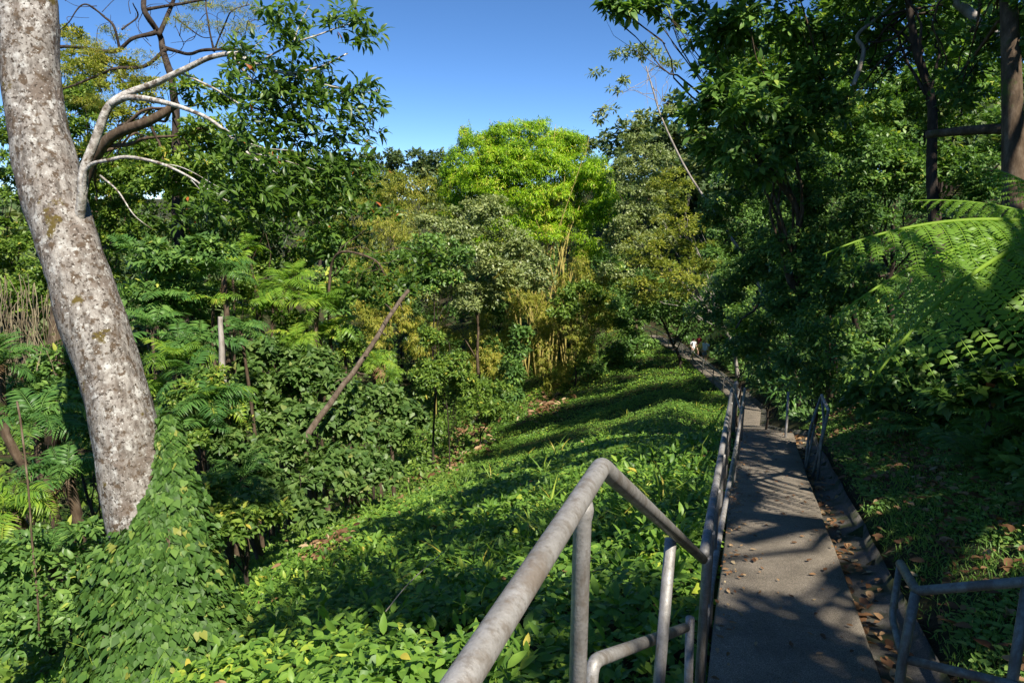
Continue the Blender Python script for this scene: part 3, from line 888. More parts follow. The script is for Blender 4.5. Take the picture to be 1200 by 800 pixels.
def scatter_undergrowth():
    """dark leafy understorey on the steep hillside right of the bank and under the trees on the left"""
    rng = np.random.default_rng(13)
    acc = Acc()

    def patch(n, y0, y1, u0, u1, ln, tm, hm, k, side):
        y = y0 + (y1 - y0) * rng.random(n); d = u0 + (u1 - u0) * rng.random(n) ** 1.2
        x = pathx(y) + d * side
        m = np.clip(.5 + .8 * n2(x, y, .5, 71), 0, 1.3)
        P = np.stack([x, y, ground(x, y) + hm * m * rng.random(n) * np.clip((d - u0) / 2.0, .15, 1)], 1)
        ax = nrm(np.stack([np.full(n, -.5 * side), np.full(n, -.3), np.full(n, .9)], 1) + rng.normal(0, .5, (n, 3)))
        tips(acc, rng, P, ax, ln, tm, k, .25, 1.0, np.clip(.42 + .25 * n2(x, y, .7, 72), 0, .9), .14, .3)

    patch(24000, 2.6, 16, 2.15, 9, .12, T_ovate(.26), 1.7, 6, 1)
    patch(9000, 15, 34, 1.5, 13, .18, T_diamond(.26), 1.6, 6, 1)
    patch(7000, 33, 70, 1.4, 16, .26, T_diamond(.26), 2.0, 6, 1)
    tag(acc.build('undergrowth', L_DARK), 'dark leafy understorey on the steep shaded hillside right of the path', 'undergrowth', kind='stuff')
    acc = Acc()
    patch(9000, 5, 24, 12, 30, .17, T_ovate(.26), 1.6, 6, -1)
    patch(3600, 9, 26, 8.5, 13, .15, T_ovate(.26), .9, 6, -1)
    patch(2600, 4, 10, 8, 14, .13, T_ovate(.24), .8, 6, -1)
    patch(5200, 23, 75, 15, 48, .34, T_diamond(.28), 2.6, 6, -1)
    patch(2600, 66, 110, -26, 14, .55, T_diamond(.28), 3.0, 6, -1)
    tag(acc.build('undergrowth', L_MID), 'tangled green understorey beneath the trees on the valley floor at left', 'undergrowth', kind='stuff')


scatter_cover(); scatter_bank(); scatter_undergrowth()

# ================================================================== THE LICHEN TRUNK AT LEFT
def big_tree():
    rng = np.random.default_rng(21)
    ctr = [(184, 710, 8.0, 38), (170, 640, 8, 36.5), (158, 570, 8, 36), (143, 500, 8, 38), (117, 400, 8, 37.5), (86, 300, 8, 37.5), (56, 200, 8, 36.5), (39, 120, 8, 34.5), (33, 20, 8, 33.5), (18, -100, 8.1, 35), (-10, -260, 8.3, 30), (-60, -430, 8.6, 20), (-90, -560, 8.8, 8)]
    P = np.array([at(a_, b_, t) for a_, b_, t, _ in ctr]); rr = np.array([r_ * .925 * t / F for _, _, t, r_ in ctr])
    root = np.array([P[0][0], P[0][1], gz(P[0][0], P[0][1]) - .3])
    P = np.vstack([root, P]); rr = np.concatenate([[.46], rr])
    e = thing('old_tree', root, 'big leaning tree with pale lichen covered bark and a vine mound at its foot', 'tree')
    ps, rs = smooth(P, rr, 150)
    a = Acc(); a.tube(ps, rs, 64)
    V = a.V[0]
    axis_ = np.repeat(ps, 64, 0)
    dirr = nrm(V - axis_)
    dsp = .045 * vnoise(V * np.array([1.6, 1.6, .9]), 5) + .022 * vnoise(V * np.array([5, 5, 2.2]), 6) + .008 * vnoise(V * np.array([15, 15, 8]), 7)
    # knot below the white branch
    kn = at(112, 262, 7.75); kd = np.linalg.norm(V - kn, axis=1)
    dsp += .10 * np.exp(-(kd / .22) ** 2)
    a.V[0] = V + dirr * dsp[:, None]
    a.build('trunk', B_PALE, e, root, True)
    # pale branches
    def br(pts, r0, r1, k=10):
        q = np.array([at(*p) for p in pts]); return q, np.linspace(r0, r1, len(q)), k
    L = [br([(92, 262, 7.9), (97, 225, 7.75), (101, 195, 7.7), (118, 150, 7.65), (132, 122, 7.6), (160, 105, 7.6), (205, 87, 7.5), (245, 68, 7.4), (275, 64, 7.35), (300, 76, 7.3), (332, 86, 7.3), (372, 79, 7.3), (408, 62, 7.3)], .078, .010, 12),
         br([(130, 124, 7.6), (152, 115, 7.5), (190, 120, 7.3), (230, 132, 7.1), (256, 148, 7.0), (290, 178, 6.9), (324, 204, 6.8)], .050, .010),
         br([(97, 230, 7.75), (105, 196, 7.6), (130, 187, 7.4), (155, 184, 7.3), (190, 193, 7.2), (225, 210, 7.1), (255, 229, 7.0), (292, 247, 6.9)], .036, .007),
         br([(272, 64, 7.35), (300, 98, 7.4), (340, 122, 7.5), (385, 145, 7.6), (400, 164, 7.6), (440, 174, 7.6)], .022, .006),
         br([(212, 86, 7.5), (262, 110, 7.6), (305, 140, 7.7), (345, 168, 7.8), (352, 190, 7.8)], .018, .006),
         br([(300, 76, 7.3), (345, 52, 7.2), (395, 32, 7.2), (428, 22, 7.2)], .017, .005),
         br([(330, 86, 7.3), (378, 98, 7.3), (425, 108, 7.3), (446, 104, 7.3)], .014, .005),
         br([(342, 122, 7.5), (395, 128, 7.4), (440, 128, 7.4)], .012, .004),
         br([(118, 206, 7.6), (140, 226, 7.5), (158, 252, 7.5), (178, 268, 7.5)], .016, .004),
         br([(225, 212, 7.1), (236, 226, 7.1), (240, 250, 7.1)], .010, .003),
         br([(256, 148, 7.0), (300, 170, 6.9), (345, 176, 6.9)], .012, .004),
         br([(345, 52, 7.2), (352, 26, 7.2), (362, 6, 7.2)], .010, .004),
         br([(255, 66, 7.4), (300, 52, 7.5), (318, 28, 7.5)], .012, .004),
         br([(290, 178, 6.9), (330, 186, 7.0), (372, 200, 7.1)], .010, .004),
         br([(190, 193, 7.2), (215, 198, 7.2), (262, 222, 7.1)], .010, .003)]
    a = Acc()
    for q, r, k in L:
        ps, rs = smooth(q, r, len(q) * 6)
        ps = ps + .012 * np.stack([vnoise(ps * 3, 81), vnoise(ps * 3, 82), vnoise(ps * 3, 83)], 1)
        a.tube(ps, rs * .74 * (1 + .10 * vnoise(ps * 4, 84)), k)
    a.build('branch', B_WHITE, e, root, True)
    # leaves at the branch ends
    blobs = [(335, 42, 7.4, 28, 20), (392, 22, 7.2, 36, 15), (425, 42, 7.2, 20, 12), (350, 88, 7.4, 48, 26), (425, 106, 7.3, 22, 12), (385, 112, 7.3, 40, 20), (425, 150, 7.5, 26, 20), (318, 132, 7.5, 48, 30),
             (360, 158, 7.5, 40, 22), (345, 205, 7.2, 55, 26), (295, 95, 7.5, 34, 26), (290, 175, 7.2, 40, 22), (275, 225, 7.2, 45, 26), (320, 240, 7.3, 48, 24), (440, 128, 7.4, 12, 8), (380, 205, 7.4, 40, 22), (290, 55, 7.5, 20, 12), (405, 185, 7.5, 30, 14), (230, 250, 7.5, 30, 16), (330, 15, 7.4, 26, 12)]
    c = Acc()
    for (px, py, t, rx, ry) in blobs:
        n = int(max(6, rx * ry / 26))
        th = rng.uniform(0, 6.28, n); rad = rng.random(n) ** .5
        P = np.array([at(px + rx * r_ * math.cos(h), py + ry * r_ * math.sin(h), t + rng.normal(0, .35)) for h, r_ in zip(th, rad)])
        ax = nrm(rng.normal(0, .5, (n, 3)) + np.array([.5, -.1, .5]))
        tips(c, rng, P, ax, .118, T_ovate(.18, .05, -.2), 9, .38, 1.05, .5, .17, .3)
        hub = at(px, py, t)
        for p in P[::2]:
            c.tube(wiggle(rng, hub, p, 4, .06), np.linspace(.006, .003, 4), 4, .05)
    # the crown over the top of the picture, reached by the trunk
    top = at(-60, -430, 8.6)
    for _ in range(7):
        d = nrm(rng.normal(0, 1, 3) + [-.5, .4, .6]); p = top + d * rng.uniform(1.0, 2.2)
        c.tube(wiggle(rng, top, p, 5, .05), np.linspace(.07, .02, 5), 6, .05)
        n = 50
        tips(c, rng, p + rng.normal(0, .45, (n, 3)), nrm(rng.normal(0, .5, (n, 3)) + [0, 0, .8]), .15, T_ovate(.17), 9, .3, 1.0, .5, .2)
    c.build('crown', L_GLOSS, e, root)

    # the climbing vine heaped around the foot
    root2 = root + [0.25, -.25, 0]
    v = thing('climbing_vine', root2, 'dense mound of heart shaped vine leaves heaped against the lichen covered trunk', 'vine')
    f = Acc(); rv = np.random.default_rng(22)
    prof = [(760, 188, 104, 7.3), (720, 186, 92, 7.4), (680, 184, 80, 7.5), (640, 186, 66, 7.55), (600, 192, 46, 7.65), (560, 196, 30, 7.75), (520, 197, 19, 7.8), (485, 195, 12, 7.85)]
    prof = prof[::-1]
    py_ = np.array([p[0] for p in prof]); pcx = np.array([p[1] for p in prof]); phw = np.array([p[2] for p in prof]); pt_ = np.array([p[3] for p in prof])
    n = 24000
    yy = 485 + (790 - 485) * rv.random(n) ** .62
    cxp = np.interp(yy, py_, pcx); hw = np.interp(yy, py_, phw); tt = np.interp(yy, py_, pt_) + .25
    th = rv.uniform(0, 6.28, n)
    lump = 1 + .20 * vnoise(np.stack([np.cos(th) * 2.2, np.sin(th) * 2.2, yy / 34], 1), 9) + .16 * vnoise(np.stack([np.cos(th) * 6, np.sin(th) * 6, yy / 12], 1), 8)
    rr_ = hw * .88 * lump * (1 - .28 * rv.random(n) ** 1.5 + .12 * (rv.random(n) < .12))
    cpt = np.array([at(a_, b_, t_) for a_, b_, t_ in zip(cxp, yy, tt)])
    rad = rr_ * tt / F
    out = np.stack([np.cos(th), -np.sin(th), np.zeros(n)], 1)
    Pv = cpt + out * rad[:, None] * np.array([1, .8, 1])
    A = np.stack([rv.normal(0, .55, n), rv.normal(0, .55, n), np.full(n, -.75)], 1) + out * .75
    put(f, T_heart(.47, .06, -.12), Pv, A, out * .75 + np.array([0, 0, .85]) + rv.normal(0, .45, (n, 3)), .078 * rv.uniform(.5, 1.4, n), np.clip(rv.normal(.5, .24, n) + .2 * (lump - 1), 0, 1))
    f.build('leaves', L_IVY, v, root2)
    s = Acc()
    for k in range(16):
        h = rv.uniform(0, 6.28); pts = []
        for y_ in np.linspace(780, 500, 8):
            w_ = np.interp(y_, py_, phw) * .75; t_ = np.interp(y_, py_, pt_) + .25
            p = at(np.interp(y_, py_, pcx), y_, t_) + np.array([math.cos(h), -math.sin(h) * .8, 0]) * w_ * t_ / F
            pts.append(p); h += rv.normal(0, .25)
        s.tube(np.array(pts), np.linspace(.014, .006, 8), 5, samples=24)
    s.build('stem', B_BROWN, v, root2)


big_tree()

# ================================================================== TREES AND SHRUBS
D3 = T_diamond(.26); LAN = T_lance(.075, -.3); OV = T_ovate(.24)

def far_wood():
    rng = np.random.default_rng(30)
    acc = Acc(); bl = []
    for k in range(210):
        y = rng.uniform(88, 150); x = rng.uniform(-1.0, .75) * y
        if k % 2: y = rng.uniform(66, 92); x = rng.choice([rng.uniform(-66, -30), rng.uniform(18, 60)])
        if k % 5 == 0: y = rng.uniform(30, 66); x = rng.uniform(-62, -27)
        h = rng.uniform(6, 12); z = gz(x, y)
        bl.append((np.array([x, y, z + h * .55]), np.array([rng.uniform(3, 5.5), rng.uniform(3, 5.5), h * .55])))
    foliage(acc, rng, bl, 1.0, T_diamond(.28), k=6, cover=1.5, nsub=10)
    tag(acc.build('distant_wood', L_FAR), 'far wood closing the valley behind the bamboo', 'wood', kind='stuff')


far_wood()

tree('canopy_tree', 'layered green tree filling the background beneath the white branches', 'tree', (190, 36),
     [(130, 178, 36, 40, 22), (185, 165, 36, 44, 22), (240, 175, 36, 44, 24), (160, 215, 35, 50, 28), (225, 225, 35, 50, 28), (290, 190, 37, 44, 24), (100, 210, 36, 36, 30), (280, 240, 35, 44, 28), (340, 195, 38, 34, 20)],
     L_MID, B_BROWN, .22, D3, 37, .15, limbs=8, k=7, cover=2.6, tbase=.55)
tree('canopy_tree', 'olive green tree crown showing above the white branch behind the old dark limbs', 'tree', (120, 40),
     [(95, 75, 40, 36, 22), (135, 85, 40, 36, 24), (110, 115, 40, 44, 26), (170, 110, 40, 34, 22), (70, 100, 40, 30, 26), (150, 140, 40, 40, 22), (85, 40, 40, 24, 12)],
     L_OLIVE, B_BROWN, .22, D3, 38, .16, limbs=12, k=7, cover=1.9, tbase=.5)
# --- skyline and background, left to right
def spreading():
    rng = np.random.default_rng(31)
    b_ = at(214, 400, 25); root = np.array([b_[0], b_[1], gz(b_[0], b_[1]) - .2])
    e = thing('spreading_tree', root, 'wide old tree with dark mossy limbs and thin olive crown behind the lichen trunk', 'tree')
    t = Acc()
    def limb(pts, r0, r1):
        q = np.array([at(a_, c_, 25 + (pts[0][2] if len(pts[0]) > 2 else 0)) for a_, c_ in [x[:2] for x in pts]]); q[1:, 1] += rng.normal(0, .35, len(q) - 1)
        ps, rs = smooth(q, np.linspace(r0, r1, len(q)), len(q) * 7)
        ps = ps + .05 * np.stack([vnoise(ps * 1.3, 94), vnoise(ps * 1.3, 95), vnoise(ps * 1.3, 96)], 1)
        t.tube(ps, rs * (1 + .2 * vnoise(ps * 2, 97)), 8)
    q0 = np.vstack([root, [at(212, 330, 25), at(207, 220, 25), at(206, 120, 25)]])
    ps, rs = smooth(q0, np.array([.32, .24, .17, .13]), 30); t.tube(ps, rs, 9)
    limb([(206, 122), (203, 92), (190, 60), (184, 38), (176, 18), (164, -6), (158, -40)], .13, .07)
    limb([(186, 40), (196, 10), (205, -15)], .09, .05)
    limb([(190, 55), (215, 62), (250, 60), (285, 55), (310, 62)], .075, .03)
    limb([(250, 60), (247, 30), (238, 0)], .04, .025)
    limb([(250, 60), (258, 35), (280, 20), (290, 5)], .035, .015)
    limb([(184, 36), (160, 48), (135, 62), (105, 58), (75, 56), (58, 60)], .085, .05)
    limb([(195, 58), (168, 78), (140, 84), (112, 92), (80, 108)], .07, .03)
    limb([(140, 62), (142, 36), (122, 20), (100, 5)], .05, .03)
    limb([(142, 36), (158, 18), (160, 6)], .035, .018)
    limb([(122, 20), (104, 8), (88, 28), (70, 36)], .03, .014)
    limb([(205, 20), (230, 40), (252, 44)], .03, .012)
    limb([(172, 12), (215, 2), (262, -4)], .06, .03)
    for _ in range(46):
        a0 = (rng.uniform(60, 300), rng.uniform(0, 100)); d_ = rng.uniform(12, 38); an = rng.uniform(0, 6.28)
        limb([a0, (a0[0] + d_ * .5 * math.cos(an), a0[1] + d_ * .5 * math.sin(an) - 3), (a0[0] + d_ * math.cos(an + .4), a0[1] + d_ * math.sin(an + .4))], .014, .006)
    t.build('trunk', B_DARK, e, root, True)
    bl = [(110, 62, 40, 13), (88, 80, 26, 12), (150, 98, 40, 14), (118, 118, 44, 14), (95, 50, 26, 8), (270, 32, 34, 10), (285, 12, 30, 8), (170, 70, 20, 8), (215, 28, 26, 7), (280, 58, 26, 7), (60, 62, 20, 10), (135, 40, 22, 7), (240, 5, 40, 8)]
    c = Acc(); foliage(c, rng, [(at(x_, y_, 25 + rng.normal(0, .6)), np.array([rx * 25 / F, 1.0, ry * 25 / F])) for x_, y_, rx, ry in bl], .13, LAN, k=9, cover=2.6, droop=.2, sub=.34, nsub=14, tj=.25)
    c.build('crown', L_OLIVE, e, root)


spreading()
tree('mossy_limb_tree', 'tree with a thick brown limb reaching up to the right under the white branch', 'tree', (60, 23),
     [(240, 112, 22, 36, 20), (255, 160, 22, 44, 24), (190, 215, 23, 60, 26), (230, 195, 22, 50, 25), (150, 190, 26, 44, 26), (200, 180, 27, 50, 26), (120, 215, 26, 40, 24)],
     L_MID, B_BROWN, .2, OV, 32, .28, .8, 12, k=7, cover=2.6,
     trunk_pts=[tuple(at(60, 520, 23)), tuple(at(72, 330, 23)), tuple(at(95, 220, 23)), tuple(at(125, 165, 22.5)), tuple(at(175, 142, 22)), tuple(at(208, 122, 22))])
tree('vine_clad_tree', 'leafy green column of a vine smothered tree just right of the lichen trunk', 'tree', (105, 28),
     [(95, 120, 28, 34, 30), (102, 170, 28, 40, 38), (115, 235, 28, 44, 40), (120, 300, 27, 46, 40), (150, 262, 27, 36, 34)],
     L_MID, B_DARK, .17, D3, 33, .15, k=7, cover=3.0, tbase=.62)
tree('slender_tree', 'dark slim tree column at the left edge behind the lichen trunk', 'tree', (20, 26),
     [(20, 215, 26, 30, 40), (15, 290, 26, 36, 50), (40, 350, 25, 40, 45), (8, 150, 27, 22, 30)],
     L_MID, B_DARK, .17, D3, 34, .12, k=7, cover=2.6)
tree('glossy_tree', 'glossy green tree with a few rusty leaf clusters under the tips of the white branch', 'tree', (325, 27),
     [(300, 205, 26, 60, 34), (360, 225, 25.5, 58, 36), (405, 240, 25, 44, 32), (330, 262, 25.5, 62, 34), (250, 225, 26.5, 52, 34), (205, 265, 27, 56, 36), (395, 285, 25, 40, 26), (440, 312, 24.5, 30, 14), (265, 285, 26, 62, 34), (420, 205, 25.5, 32, 22)],
     L_GLOSS, B_BROWN, .27, T_ovate(.19), 35, .16, .8, 12, k=8, cover=1.8, droop=.4, nsub=20)
tree('leaning_tree', 'young tree with pale forked branch hanging over the dark hollow', 'tree', (395, 24),
     [(470, 330, 23, 34, 14), (455, 348, 23, 40, 16), (420, 330, 23, 34, 20), (500, 305, 24, 34, 16), (440, 252, 24, 30, 12)],
     L_GLOSS, B_BROWN, .22, OV, 36, .065, .8, 6, k=8, cover=1.7,
     trunk_pts=[tuple(at(390, 520, 24)), tuple(at(388, 420, 24)), tuple(at(386, 330, 24)), tuple(at(398, 296, 23.5)), tuple(at(438, 304, 23)), tuple(at(452, 324, 23))])

far_l = 'distant trees on the skyline beyond the bamboo'
FT = [(405, 186, 118, 26, 14, 'rounded dark green distant tree at the left end of the skyline'),
      (436, 184, 122, 16, 14, 'small olive distant tree beside the rounded dark green one'),
      (462, 184, 120, 15, 19, 'tallest narrow distant tree in the middle of the gap of sky'),
      (492, 182, 118, 14, 18, 'bluish distant tree right of the tallest narrow one'),
      (512, 186, 112, 16, 16, 'light green distant tree against the flank of the bright bamboo'),
      (378, 190, 110, 24, 16, 'distant tree half hidden behind the glossy leaf tips')]
for k, (px, py, t, rx, ry, lab) in enumerate(FT):
    tree('distant_tree', lab, 'tree', (px, t), [(px, py + 6, t, rx, ry), (px - 3, py + 26, t, rx * 1.3, ry * 1.1), (px + 4, py + 46, t, rx * 1.5, ry)], L_FAR, B_DARK, .75, D3, 40 + k, .3, limbs=4, group=far_l, twigs=False, k=6, cover=3.2)

tree('olive_bamboo', 'tall olive yellow bamboo stand behind the glossy tree', 'bamboo', (455, 66),
     [(440, 215, 66, 46, 26), (480, 222, 66, 46, 28), (415, 245, 64, 40, 34), (455, 262, 64, 52, 40), (500, 262, 64, 44, 36), (425, 310, 62, 40, 44), (475, 320, 62, 46, 40), (520, 215, 67, 30, 24), (385, 225, 64, 30, 26), (550, 240, 66, 30, 30)],
     L_OLIVE, B_CULM, .40, LAN, 50, .12, k=8, cover=2.2, droop=.7, hang=1.2, sub=.36)
tree('grey_green_tree', 'broad grey green fine leaved tree in front of the bright bamboo', 'tree', (560, 52),
     [(520, 262, 52, 42, 26), (570, 255, 52, 44, 28), (600, 292, 52, 38, 30), (545, 300, 51, 44, 34), (590, 330, 51, 40, 34), (505, 290, 51, 30, 26), (625, 320, 52, 26, 30), (560, 350, 51, 36, 24), (520, 335, 52, 30, 26)],
     L_GREY, B_BROWN, .27, D3, 51, .16, limbs=6, k=7, cover=2.2, tbase=.5)
tree('dark_tree', 'small dark round crowned tree standing out against the grey green one', 'tree', (505, 40),
     [(505, 292, 40, 36, 18), (520, 318, 40, 32, 22), (480, 300, 40, 28, 16), (540, 302, 40, 20, 16), (498, 330, 40, 34, 18)],
     L_DARK, B_DARK, .24, OV, 52, .08, limbs=5, k=7, cover=2.2)

# --- bright bamboo, culms showing below
def bamboo():
    rng = np.random.default_rng(60)
    b = at(640, 400, 62); root = np.array([b[0], b[1], gz(b[0], b[1]) - .2])
    e = thing('bamboo_clump', root, 'towering bright yellow green bamboo clump rising into the sky', 'bamboo')
    bl = [(560, 172, 66, 30, 24), (600, 165, 66, 40, 26), (650, 172, 66, 42, 24), (685, 195, 65, 32, 30), (540, 195, 66, 26, 30), (580, 205, 64, 42, 32), (630, 205, 63, 46, 34), (672, 228, 64, 36, 32), (555, 232, 65, 34, 30), (610, 240, 63, 40, 30), (650, 250, 64, 34, 24), (705, 215, 66, 20, 24), (528, 215, 66, 16, 24), (527, 245, 65, 20, 22), (708, 245, 62, 22, 26), (700, 205, 62, 22, 22), (590, 262, 64, 24, 18), (570, 222, 62.5, 32, 26), (592, 192, 62.5, 34, 28), (555, 205, 63, 26, 26), (575, 285, 62, 20, 20), (688, 285, 62, 20, 22), (645, 272, 61, 22, 12), (612, 275, 61, 14, 16), (545, 158, 66, 8, 18), (570, 250, 63, 26, 22), (690, 255, 63, 20, 20), (600, 178, 63, 34, 24), (640, 185, 63, 34, 24), (625, 150, 66, 22, 14), (665, 165, 66, 22, 14)]
    bl = [(at(p[0], p[1], p[2]), np.array([p[3] * p[2] / F, 2.6, p[4] * p[2] / F])) for p in bl]
    c = Acc()
    foliage(c, rng, bl, .33, T_lance(.11, -.35), k=11, cover=6.0, droop=.6, sub=.40, nsub=15, hang=1.0, tj=.28)
    c.build('crown', L_BAMB, e, root)
    for k in range(34):
        top = bl[rng.integers(len(bl))][0] + rng.normal(0, 1.2, 3)
        p0 = root + np.array([rng.normal(0, 1.3), rng.normal(0, .8), 0])
        mid = p0 * .5 + top * .5; mid[:2] = p0[:2] + (top[:2] - p0[:2]) * .28
        a = Acc(); ps, rs = smooth(np.array([p0, mid, top]), np.array([.085, .07, .02]), 14); a.tube(ps, rs, 6)
        a.build('culm', B_CULM, e, p0, True)


bamboo()

WB = [((565, 55), [(560, 398, 55, 34, 26), (545, 425, 55, 22, 22), (580, 430, 55, 26, 24), (560, 372, 56, 22, 16)], 'rounded weeping bamboo mound left of the dark gap'),
      ((640, 56), [(640, 372, 56, 20, 26), (632, 405, 55, 20, 34), (650, 435, 55, 22, 30), (628, 345, 57, 18, 18)], 'tall weeping bamboo column on the right edge of the dark gap'),
      ((600, 58), [(595, 325, 58, 18, 26), (612, 350, 57, 16, 28), (600, 385, 57, 16, 26)], 'golden weeping bamboo column under the left side of the bright clump'),
      ((675, 58), [(680, 310, 58, 16, 24), (660, 335, 58, 10, 20), (700, 320, 58, 18, 22)], 'golden weeping bamboo tuft under the right side of the bright clump'),
      ((690, 54), [(690, 352, 54, 26, 18), (705, 372, 54, 20, 26), (672, 378, 53, 24, 28), (680, 410, 53, 20, 30), (710, 345, 55, 14, 14)], 'weeping bamboo fountain with green top next to the dark path hollow'),
      ((448, 52), [(448, 352, 52, 34, 22), (440, 385, 51, 24, 26), (470, 372, 52, 24, 22), (420, 360, 52, 20, 26)], 'yellowish feathery bamboo behind the leaning dead trunk'),
      ((510, 54), [(505, 372, 54, 24, 26), (520, 395, 54, 22, 26), (490, 400, 53, 22, 22)], 'straw tinted bamboo tuft between the leaning trunk and the rounded mound')]
for k, (base, bl, lab) in enumerate(WB):
    tree('weeping_bamboo', lab, 'bamboo', base, bl, L_OLIVE, B_CULM, .26, T_lance(.10, -.35), 70 + k, .06, limbs=6, group='weeping bamboos along the stream', k=9, cover=2.4, droop=.95, hang=1.6, sub=.34, spread=.8, tbase=.62 if k != 4 else .45)
tree('glade_shrub', 'blue green shrub draped over the top of the weeping bamboo fountain', 'shrub', (675, 53), [(680, 345, 52.5, 30, 14), (660, 362, 52.5, 22, 14), (700, 352, 52.5, 18, 12)], L_MID, B_DARK, .34, D3, 78, .08, k=7, cover=2.6)

# --- right of the bamboo
tree('airy_tree', 'airy grey leaved tree whose top lets the sky through right of the bamboo', 'tree', (745, 58),
     [(750, 172, 58, 30, 18), (742, 205, 58, 30, 26), (765, 195, 58, 30, 24), (752, 238, 57, 34, 28), (730, 280, 57, 30, 26), (770, 240, 57, 30, 30), (750, 280, 56, 42, 30), (730, 310, 56, 36, 24)],
     L_GREY, B_BROWN, .27, D3, 80, .16, limbs=14, k=7, cover=1.5)
tree('umbrella_tree', 'thin pale stemmed tree with sparse tiered leaf tufts against the sky', 'tree', (860, 34),
     [(735, 62, 34, 26, 9), (765, 58, 34, 22, 10), (705, 84, 34, 16, 5), (728, 102, 34, 16, 9), (785, 78, 34, 18, 8), (715, 132, 34, 22, 6), (750, 138, 34, 26, 8), (782, 128, 34, 16, 6), (700, 140, 34, 8, 4)],
     L_GREY, B_GREY, .26, T_ovate(.18), 81, .075, .9, 16, k=8, cover=1.5, droop=.5, nsub=8,
     trunk_pts=[tuple(at(912, 430, 34)), tuple(at(890, 335, 34)), tuple(at(843, 258, 34)), tuple(at(805, 200, 34)), tuple(at(776, 140, 34)), tuple(at(765, 105, 34)), tuple(at(757, 78, 34))])
tree('twiggy_tree', 'half bare olive brown tree behind the slanting pale stem', 'tree', (868, 44),
     [(790, 225, 44, 36, 30), (800, 270, 43, 40, 32), (760, 300, 43, 36, 28), (820, 300, 42, 36, 30), (790, 330, 42, 44, 28), (750, 340, 43, 30, 24)],
     L_OLIVE, B_GREY, .20, D3, 82, .12, limbs=22, k=6, cover=1.3, tbase=.38)
tree('shade_tree', 'dark leafed tree overhanging the path where it enters the hollow', 'tree', (800, 50),
     [(740, 360, 52, 30, 22), (780, 360, 50, 36, 24), (760, 335, 52, 36, 20), (820, 350, 48, 36, 28), (730, 385, 55, 24, 14)],
     L_DARK, B_DARK, .24, D3, 83, .15, k=7, cover=2.2)
tree('hollow_tree', 'dark evergreen closing off the end of the path in the hollow', 'tree', (745, 78),
     [(740, 350, 78, 50, 30), (720, 385, 78, 40, 26), (770, 385, 78, 40, 26), (790, 345, 76, 40, 30)],
     L_DARK, B_DARK, .55, D3, 84, .25, k=7, cover=4)

# --- the forest wall on the right
tree('broadleaf_tree', 'tall broadleaf tree whose drooping leafy edge meets the sky at right', 'tree', (985, 19),
     [(835, 40, 16, 38, 34), (880, 30, 15.5, 52, 36), (830, 110, 16, 34, 34), (875, 110, 15.5, 48, 44), (838, 165, 16, 30, 30), (880, 190, 16, 44, 40), (930, 70, 16, 50, 50), (930, 150, 16, 50, 46), (795, 18, 16, 30, 16), (738, 10, 15.5, 30, 8), (770, 2, 15.5, 30, 10), (712, 8, 15.5, 14, 9), (900, -40, 15, 90, 46), (815, 140, 16, 18, 20)],
     L_DARK, B_BROWN, .26, T_ovate(.22), 90, .15, .75, limbs=12, k=8, cover=2.5, droop=.5, nsub=18, tbase=.55)
tree('vine_curtain_tree', 'tree curtained in small leaved vines above the path bend', 'tree', (945, 25),
     [(850, 250, 25, 44, 36), (900, 250, 24, 44, 40), (860, 310, 24, 46, 38), (910, 310, 23, 46, 40), (845, 360, 25, 40, 32), (895, 370, 22, 46, 32), (940, 290, 22, 44, 44), (880, 405, 21, 44, 22), (856, 372, 28, 22, 16)],
     L_DARK, B_DARK, .13, D3, 91, .12, limbs=6, k=7, cover=2.6, droop=.6, hang=.8, tbase=.5)
tree('forest_tree', 'dark forest tree with a crooked bare trunk near the upper right', 'tree', (1095, 15),
     [(1010, 30, 15, 60, 40), (1090, 20, 14.5, 60, 36), (990, 110, 15.5, 56, 44), (1130, 60, 15, 50, 40), (1040, -30, 14, 90, 40), (960, 40, 16, 40, 40)],
     L_DARK, B_DARK, .2, OV, 92, .12, .8, 24, k=7, cover=1.5, tbase=.55,
     trunk_pts=[tuple(at(1100, 330, 14)), tuple(at(1092, 210, 14)), tuple(at(1092, 120, 14)), tuple(at(1074, 60, 14)), tuple(at(1064, 0, 14)), tuple(at(1050, -60, 14))])
tree('stout_tree', 'stout brown trunk with peeling pale bark at the right edge', 'tree', (1188, 11),
     [(1170, 40, 12, 50, 40), (1240, 20, 11, 60, 60), (1180, -60, 11, 90, 50), (1120, 110, 13, 40, 30)],
     L_DARK, B_BROWN, .18, OV, 93, .19, .85, 14, k=7, cover=1.5,
     trunk_pts=[tuple(at(1190, 330, 11)), tuple(at(1188, 200, 11)), tuple(at(1186, 100, 11)), tuple(at(1182, 0, 11)), tuple(at(1178, -100, 11)), tuple(at(1190, -200, 11))])
tree('hillside_tree', 'shadowed hillside tree filling the space behind the tree fern', 'tree', (1040, 20),
     [(960, 210, 20, 50, 44), (1020, 190, 19, 50, 44), (1080, 180, 19, 50, 44), (1140, 200, 18, 56, 44), (1000, 270, 18, 50, 44), (960, 340, 17, 40, 44), (1190, 160, 18, 50, 44)],
     L_DARK, B_DARK, .15, D3, 94, .12, limbs=10, k=7, cover=2.0)
tree('hilltop_tree', 'tree on the hilltop closing the gaps between the right hand trunks', 'tree', (1100, 27),
     [(900, 80, 28, 60, 60), (1020, 110, 27, 70, 50), (1130, 20, 26, 70, 50), (980, 60, 27, 80, 60), (1080, 80, 26, 80, 60), (1170, 60, 25, 80, 70), (1040, -20, 26, 110, 50), (1180, -40, 25, 90, 50), (960, 150, 27, 70, 50)],
     L_DARK, B_DARK, .2, D3, 95, .2, limbs=14, k=7, cover=2.4)

